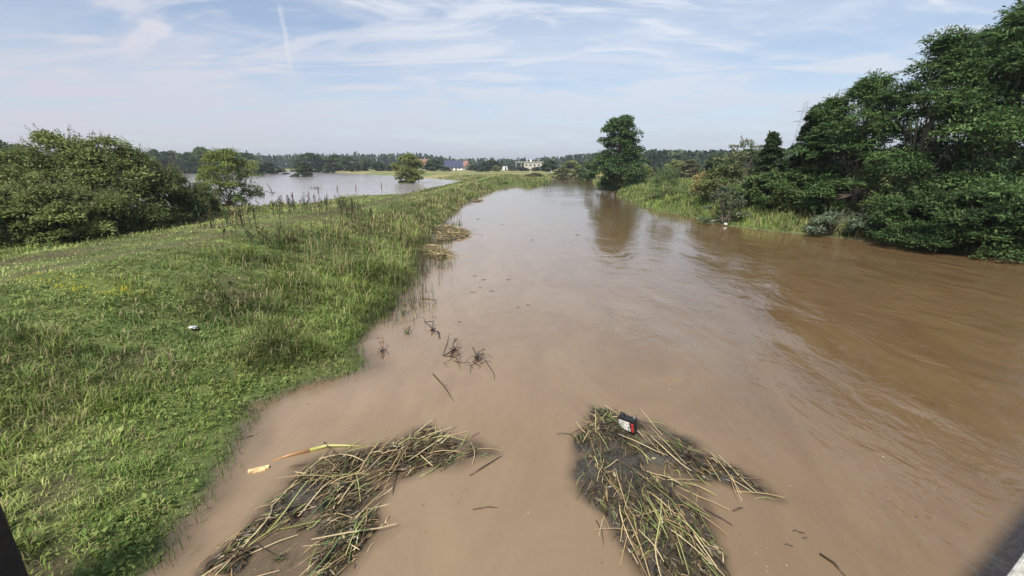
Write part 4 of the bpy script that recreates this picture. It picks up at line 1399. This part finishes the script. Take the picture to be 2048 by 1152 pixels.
raft('debris_raft', 'thin dark strip of drifted reeds farthest along the levee', raft_e, 0.08, 41, 20, 500, lambda x, y: np.full(np.shape(x), 0.1), 0.12, lscale=3.0, spread=0.6, dark=0.6, dense=0.15)


# ------------------------------------------------------------------ battery on the raft
def battery():
    p0, p1 = Vector(at(1240, 859, 0.04)), Vector(at(1265, 871, 0.04))
    d = (p1 - p0)
    rz = math.atan2(d.y, d.x)
    L, W, Hh = 0.225, 0.085, 0.17
    c = (p0 + p1) / 2
    nrm = Vector((d.y, -d.x)).normalized()     # label side
    if nrm.dot(Vector((0, 0)) - c) < 0:
        nrm = -nrm
    c = c - nrm * W / 2
    r = tag(link('car_battery', None, loc=(c.x, c.y, 0.075)), 'black battery with white and red label lodged on the fan shaped reed raft', 'battery')
    sy = -1 if (Matrix.Rotation(rz, 2) @ Vector((0, -1))).dot(nrm) > 0 else 1
    r.rotation_euler = (R(7), R(-5), rz)
    def part(name, m, mat, par=r, bev=0.006):
        o = m.build(name, mat, par)
        if bev:
            b = o.modifiers.new('bevel', 'BEVEL'); b.width = bev; b.segments = 2
        return o
    part('case', MB().box((0, 0, Hh * 0.42), (L, W, Hh * 0.84)), M['black_plastic'])
    lid = part('lid', MB().box((0, 0, Hh * 0.92), (L + 0.008, W + 0.008, Hh * 0.155)), M['black_plastic'])
    for k in (-1, 1):
        part('terminal', MB().tube([(k * L * 0.38, -sy * W * 0.25, Hh), (k * L * 0.38, -sy * W * 0.25, Hh + 0.02)], [0.011, 0.009], 10), M['galv'], lid, 0)
    part('handle', MB().tube([(-L * 0.42, 0, Hh), (-L * 0.40, 0, Hh + 0.035), (-L * 0.15, 0, Hh + 0.045), (-L * 0.12, 0, Hh)], 0.007, 6), M['black_plastic'], lid, 0)
    y = sy * (W / 2 + 0.002)
    lab = part('label', MB().box((-0.02, y, Hh * 0.42), (L * 0.70, 0.003, Hh * 0.74)), M['label_white'], r, 0)
    part('red_band', MB().box((L * 0.405, y, Hh * 0.42), (L * 0.15, 0.003, Hh * 0.74)), M['label_red'], r, 0)
    y2 = sy * (W / 2 + 0.005)
    marks = [(0.052, 0.62), (0.060, 0.47), (0.060, 0.32), (0.035, 0.24), (0.040, 0.08)]
    for mx, mz in marks:
        part('warning_mark', MB().tube([(mx, y2 - 0.001 * sy, Hh * (mz + 0.08)), (mx, y2 + 0.001 * sy, Hh * (mz + 0.08))], 0.0095, 8), M['label_ink'], lab, 0)
    for k in range(4):
        part('text_line', MB().box((-0.055 + 0.012 * (k % 2), y2, Hh * (0.70 - 0.10 * k)), (0.055 - 0.012 * (k % 2), 0.002, 0.007)), M['label_grey'], lab, 0)
    part('carry_recess', MB().box((-L * 0.44, y2, Hh * 0.60), (0.022, 0.003, 0.032)), M['label_grey'], r, 0)
battery()

# ------------------------------------------------------------------ floating bits
def strip_tube(name, label, category, pts, rads, mat, col=(1, 1, 1), n=5, group=None, extra=None):
    o0 = Vector(pts[0])
    m = MB()
    m.cur = col
    m.tube([Vector(p) - o0 for p in pts], rads, n)
    if extra:
        for p, rd in extra:
            m.tube([Vector(q) - o0 for q in p], rd, n)
    o = m.build(name, mat, None, tuple(o0), True)
    return tag(o, label, category, group)


def w3(px, py, z):
    x, y = at(px, py, z)
    return (x, y, z)

# long reed stalk and split wood beside the left raft
st = tag(link('reed_stalk', None, loc=w3(545, 922, 0.0)), 'long pale green reed stalk floating beside the tan raft', 'reed')
o0 = Vector(w3(545, 922, 0.0))
def rel(px, py, z):
    return Vector(w3(px, py, z)) - o0
m = MB(); m.cur = (0.36, 0.19, 0.08)
m.tube([rel(542, 922, 0.0), rel(580, 910, 0.012), rel(620, 900, 0.016)], [0.006, 0.016, 0.021], 7)
m.build('root_end', M['wet'], st, smooth=True)
m = MB(); m.cur = (0.36, 0.36, 0.11)
m.tube([rel(620, 900, 0.016), rel(655, 891, 0.02), rel(690, 891, 0.014), rel(727, 893, 0.004)], [0.0215, 0.020, 0.013, 0.005], 7)
m.build('blade', M['wet'], st, smooth=True)
m = MB(); m.cur = (0.06, 0.045, 0.03)
m.tube([rel(648, 884, 0.03), rel(656, 893, 0.03), rel(672, 906, 0.01)], [0.008, 0.009, 0.004], 5)
m.build('snagged_twig', M['wet'], st, smooth=True)

wd = tag(link('split_wood', None, loc=w3(518, 940, 0.0)), 'short pale piece of split wood floating near the grass', 'driftwood')
a, b = Vector(w3(498, 944, 0.0)), Vector(w3(541, 934, 0.0))
d = b - a
ob = MB().box((0, 0, 0.012), (d.length, 0.045, 0.035)).build('billet', M['timber'], wd)
ob.rotation_euler = (0.1, 0, math.atan2(d.y, d.x))
bv = ob.modifiers.new('bevel', 'BEVEL'); bv.width = 0.008; bv.segments = 2
ob = MB().box((0.0, -0.03, 0.004), (d.length * 0.6, 0.03, 0.02)).build('splinter', M['timber'], wd)
ob.rotation_euler = (0.0, 0, math.atan2(d.y, d.x) + 0.05)

DK = (0.05, 0.036, 0.026)
def snag(label, px, py, arms, col=DK):
    """a dark uprooted plant: a knot with stiff stems; arms: list of (dx, dy, lift) in picture units from its base"""
    base = Vector(w3(px, py, 0.0))
    r = tag(link('uprooted_plant', None, loc=tuple(base)), label, 'plant', 'uprooted plants caught in the shallows')
    g = random.Random(int(px))
    k = MB(); k.cur = col
    k.tube([(-0.02, 0, -0.03), (0, 0, 0.03), (0.01, 0.01, 0.09)], [0.02, 0.032, 0.012], 6)
    k.build('root_knot', M['wet'], r, smooth=True)
    for (dx, dy, lift) in arms:
        e = Vector(w3(px + dx, py + dy, 0.0)) - base
        m = MB(); m.cur = tuple(c * g.uniform(0.7, 1.6) for c in col)
        p1 = e * 0.4 + Vector((g.uniform(-0.03, 0.03), g.uniform(-0.03, 0.03), 0.05 + lift))
        e1 = e + Vector((0, 0, max(-0.02, lift * 0.6 - 0.01)))
        jit = lambda k: Vector((g.gauss(0, k), g.gauss(0, k), g.gauss(0, k * 0.4)))
        sz_ = 0.12 * e.length + 0.004
        m.tube([(0, 0, 0.03), p1 * 0.55 + jit(sz_), p1 + jit(sz_), p1.lerp(e1, 0.55) + jit(sz_ * 0.8), e1], [0.010, 0.0085, 0.007, 0.005, 0.002], 5)
        m.build('stem', M['wet'], r, smooth=True)
    return r
snag('dark uprooted plant, left one of the pair in the shallows', 907, 703, ((6, -20, 0.1), (10, -18, 0.12), (-5, 32, 0.02), (14, 22, 0.06), (34, 48, 0.0), (-9, 8, 0.05), (16, 40, 0.0), (8, 12, 0.08)))
snag('dark uprooted plant, right one of the pair with a long trailing stem', 953, 716, ((-22, 8, 0.03), (32, 2, 0.05), (30, 10, 0.05), (36, 46, 0.0), (0, 26, 0.0), (4, 24, 0.0), (-4, -14, 0.1), (12, 6, 0.07), (10, -22, 0.0)))
snag('reddish brown weed drooping at the grass edge by the water', 764, 704, ((-8, -16, 0.15), (6, -14, 0.12), (14, 8, 0.05), (-14, 10, 0.05), (12, 18, 0.0), (-4, 14, 0.04)), (0.10, 0.050, 0.030))
snag('small dark drowned weed upstream of the uprooted pair', 864, 662, ((-8, -16, 0.05), (8, 8, 0.03), (-2, 10, 0.02), (-18, -26, 0.05), (16, 26, 0.0), (20, 22, 0)))
snag('green weed tuft standing in the shallows', 806, 632, ((-8, -10, 0.12), (6, -12, 0.15), (0, -8, 0.2), (12, 2, 0.1), (-12, 4, 0.1), (4, -4, 0.22), (-4, -6, 0.16)), (0.09, 0.11, 0.035))
snag('small green weed tuft nearest in the shallows', 815, 668, ((-6, -6, 0.06), (6, -6, 0.06), (9, 2, 0.03), (-8, 2, 0.03), (2, -8, 0.08)), (0.07, 0.085, 0.03))

tw = [(866, 748, 908, 803, 'dark straight twig with a forked end below the uprooted plants', 0.010), (886, 710, 898, 668, 'thin dark twig left of the uprooted plants', 0.007),
      (945, 1019, 995, 1015, 'thin twig floating between the two big rafts', 0.005), (1640, 1108, 1690, 1152, 'dark stick in the lower right water', 0.012),
      (940, 951, 1003, 912, 'dark stick off the tip of the tan raft', 0.008), (478, 880, 508, 871, 'dark twig near the grass by the split wood', 0.006),
      (842, 598, 872, 600, 'dark stick lying across the drowned stems', 0.012), (1466, 1022, 1486, 1016, 'small dark stick right of the fan shaped raft', 0.008), (1192, 1040, 1208, 1092, 'thin trailing stem left of the fan shaped raft', 0.005)]
for x0, y0, x1, y1, lab, rd in tw:
    a, b = Vector(w3(x0, y0, 0.004)), Vector(w3(x1, y1, 0.004))
    mid = (a + b) / 2 + Vector((0.02, 0.01, 0.012))
    strip_tube('drift_twig', lab, 'twig', [a, mid, b], [rd, rd * 0.9, rd * 0.5], M['wet'], DK, 5, 'loose sticks on the water')
g = random.Random(5)
SCRAP = {
    'tiny dark plant scrap floating upstream of the uprooted plants': ((945, 552), (962, 560), (1012, 560), (958, 575), (940, 585), (978, 582), (1052, 610), (1030, 615)),
    'tiny dark plant scrap far up the river off the reed heaps': ((1003, 449), (1062, 480), (952, 438), (1150, 470)),
    'tiny dark plant scrap right of the fan shaped raft': ((1585, 1062), (1606, 1078), (1570, 1090)),
    'tiny dark plant scrap in the slack water by the tan raft': ((560, 1000),),
    'tiny dark plant scrap just above the uprooted plants': ((915, 645),),
}
for lab, spots in SCRAP.items():
    for px, py in spots:
        a = Vector(w3(px, py, 0.003))
        sc_ = a.length / 10
        ln = (0.06 + 0.10 * g.random()) * (0.6 + 0.5 * sc_)
        an = g.uniform(-0.4, 0.4)
        b = a + Vector((math.cos(an) * ln, math.sin(an) * ln, 0.004))
        strip_tube('drift_scrap', lab, 'plant scrap', [a, a.lerp(b, 0.3) + Vector((0, 0.01, 0.01)), a.lerp(b, 0.6) + Vector((0, -0.012, 0.014)), b], [0.003, 0.004 * sc_ + 0.003, 0.003 * sc_ + 0.003, 0.003], M['wet'], DK, 5, 'plant scraps, ' + lab.split('scrap ')[1])

# ------------------------------------------------------------------ weeds with dark seed stems on the levee
def weed_clump(label, px, py, z, n, h, spread):
    x, y = at(px, py, z)
    zz = hz(x, y)
    r = tag(link('weed_clump', None, loc=(x, y, zz)), label, 'weeds', 'dark seed-headed weeds on the levee')
    g = random.Random(int(px * 3 + py))
    for k in range(n):
        m = MB(); m.cur = (0.062 * g.uniform(0.6, 1.4), 0.056 * g.uniform(0.6, 1.4), 0.030)
        bx_, by_ = g.gauss(0, spread), g.gauss(0, spread * 0.6)
        hh = h * g.uniform(0.6, 1.15)
        lx_, ly_ = g.gauss(0, 0.035), g.gauss(0, 0.035)
        z0 = hz(x + bx_, y + by_) - zz
        m.tube([(bx_, by_, z0 - 0.02), (bx_ + lx_ * 0.5, by_ + ly_ * 0.5, z0 + hh * 0.6), (bx_ + lx_, by_ + ly_, z0 + hh)], [0.010, 0.008, 0.006], 4)
        for s in range(5):
            f = 0.45 + 0.55 * s / 5
            q = Vector((bx_ + lx_ * f, by_ + ly_ * f, z0 + hh * f))
            a = g.uniform(0, 6.28)
            m.tube([q, q + Vector((math.cos(a) * 0.07, math.sin(a) * 0.07, 0.06)), q + Vector((math.cos(a) * 0.08, math.sin(a) * 0.08, 0.10))], [0.005, 0.014, 0.009], 4)
        m.build('stalk', M['dry'], r)
    return r
weed_clump('dark weed stalks on the levee in front of the lone bush', 480, 470, 1.1, 22, 0.8, 0.5)
weed_clump('row of dark weed stalks on the levee before the lake, left group', 600, 432, 1.2, 34, 0.75, 0.8)
weed_clump('row of dark weed stalks on the levee before the lake, right group', 705, 440, 0.9, 34, 0.85, 0.7)
weed_clump('dark low weeds half way down the levee flank', 540, 500, 1.0, 14, 0.45, 0.45)

# ------------------------------------------------------------------ in the lake
for px, py, top, lab in ((637, 388, 374, 'wooden stake in the lake below the reed tuft'), (675, 385, 372, 'wooden stake in the lake, middle one of three'), (712, 383, 370, 'wooden stake in the lake nearest the levee'), (763, 379, 366, 'leaning stake at the levee edge left of the olive bush')):
    x, y = at(px, py, 0.0)
    hgt = tall(px, (x, y), top) + 0.05
    r = tag(link('wooden_stake', None, loc=(x, y, 0)), lab, 'stake', 'stakes standing in the lake')
    MB().tube([(0, 0, -0.5), (0.01, 0, hgt * 0.5), (0.05, 0.0, hgt)], [0.07, 0.06, 0.05], 7).build('shaft', M['stake'], r)

x, y = at(546, 388, 0.0)
r = tag(link('dead_branch', None, loc=(x, y, 0)), 'bare forked branch sticking out of the lake', 'branch')
MB().tube([(0, 0, -0.4), (-0.1, 0, 0.25), (-0.35, 0, 0.9), (-0.55, 0, 1.35)], [0.09, 0.07, 0.05, 0.02], 6).build('fork', M['stake'], r)
MB().tube([(0, 0, 0.05), (-0.5, 0.1, 0.22), (-1.0, 0.1, 0.45)], [0.07, 0.05, 0.02], 6).build('fork', M['stake'], r)
MB().tube([(-0.02, 0, 0.1), (0.3, 0.1, 0.25), (0.55, 0.1, 0.28)], [0.05, 0.035, 0.015], 6).build('fork', M['stake'], r)
me = woody(600, 1.1, 0.5, z0=0.0, shape='dome', clumps=8, per=26, leaf=(0.16, 0.05), cols=((0.07, 0.075, 0.035), (0.13, 0.13, 0.06)), stems=4, sprigs=24, sprig_len=0.5, trunk_r=0.03)
x, y = at(520, 386, 0.0)
plant('drowned_bush', 'sparse drowned bush left of the forked branch', 'shrub', me, x, y, -0.2, woodname='stem')


def reed_tuft(label, px, py, n, h, sx, sy, col):
    x, y = at(px, py, 0.0)
    g = np.random.default_rng(int(px))
    P = np.stack([g.normal(size=n) * sx, g.normal(size=n) * sy, np.full(n, -0.2)], 1)
    c = np.array(col) * (0.7 + 0.6 * g.random((n, 1)))
    V, Q, S, C = blades(P, g.random(n) * 6.28, h * (0.7 + 0.5 * g.random(n)) + 0.2, np.full(n, 0.035), g.random(n) * 0.3, c)
    o = link('reed_tuft', mesh_np('reed_tuft', V, Q, S, C), M['grass'], None, (x, y, 0))
    return tag(o, label, 'reeds')
reed_tuft('thin line of reeds standing in the lake', 630, 378, 70, 0.5, 0.6, 0.3, (0.09, 0.11, 0.04))
reed_tuft('reeds at the end of the levee where the river narrows', 1078, 370, 500, 0.8, 2.2, 2.0, (0.085, 0.12, 0.045))

# ------------------------------------------------------------------ litter
def crumple(label, px, py, z, size, sx=1.0, sz=0.5):
    x, y = at(px, py, z)
    bm = bmesh.new()
    bmesh.ops.create_icosphere(bm, subdivisions=2, radius=size)
    g = random.Random(int(px))
    for v in bm.verts:
        k = 0.65 + 0.6 * g.random()
        v.co = Vector((v.co.x * sx * k, v.co.y * k, max(-0.3 * size, v.co.z * sz * k)))
    me = bpy.data.meshes.new('litter')
    bm.to_mesh(me); bm.free()
    o = link('plastic_litter', me, M['litter'], None, (x, y, max(hz(x, y), 0.0) + size * 0.35 + 0.05))
    o.rotation_euler = (0, 0.2, g.random() * 3)
    return tag(o, label, 'litter', 'white litter')
crumple('crumpled white plastic on the grass slope', 372, 592, 1.2, 0.055, 1.3, 0.6)
crumple('white litter speck under the hedge, left one', 249, 439, 0.55, 0.13, 1.4, 0.5)
crumple('white litter strip at the grass edge before the hedge', 322, 447, 0.55, 0.13, 2.0, 0.35)
crumple('white litter near the tip of the hedge', 396, 431, 0.45, 0.14, 1.6, 0.4)
crumple('white plastic container floating at the right bank', 1451, 451, 0.02, 0.09, 0.9, 1.0)
crumple('white scrap floating by the right bank, left of the container', 1424, 444, 0.0, 0.12, 2.0, 0.25)

# ------------------------------------------------------------------ the air over the flood plain
def haze():
    o = MB().box((0, 3300, 24), (9600, 7400, 56)).build('haze', None)
    m = bpy.data.materials.new('haze_air')
    m.use_nodes = True
    t = NT(m.node_tree)
    out = t.n('ShaderNodeOutputMaterial')
    v = t.n('ShaderNodeVolumePrincipled')
    v.inputs['Color'].default_value = (0.86, 0.92, 1.0, 1)
    v.inputs['Density'].default_value = 0.00042
    v.inputs['Anisotropy'].default_value = 0.3
    t.put(out.inputs['Volume'], v.outputs[0])
    o.data.materials.append(m)
    tag(o, 'thin pale haze over the flood plain', 'haze', kind='stuff')
haze()
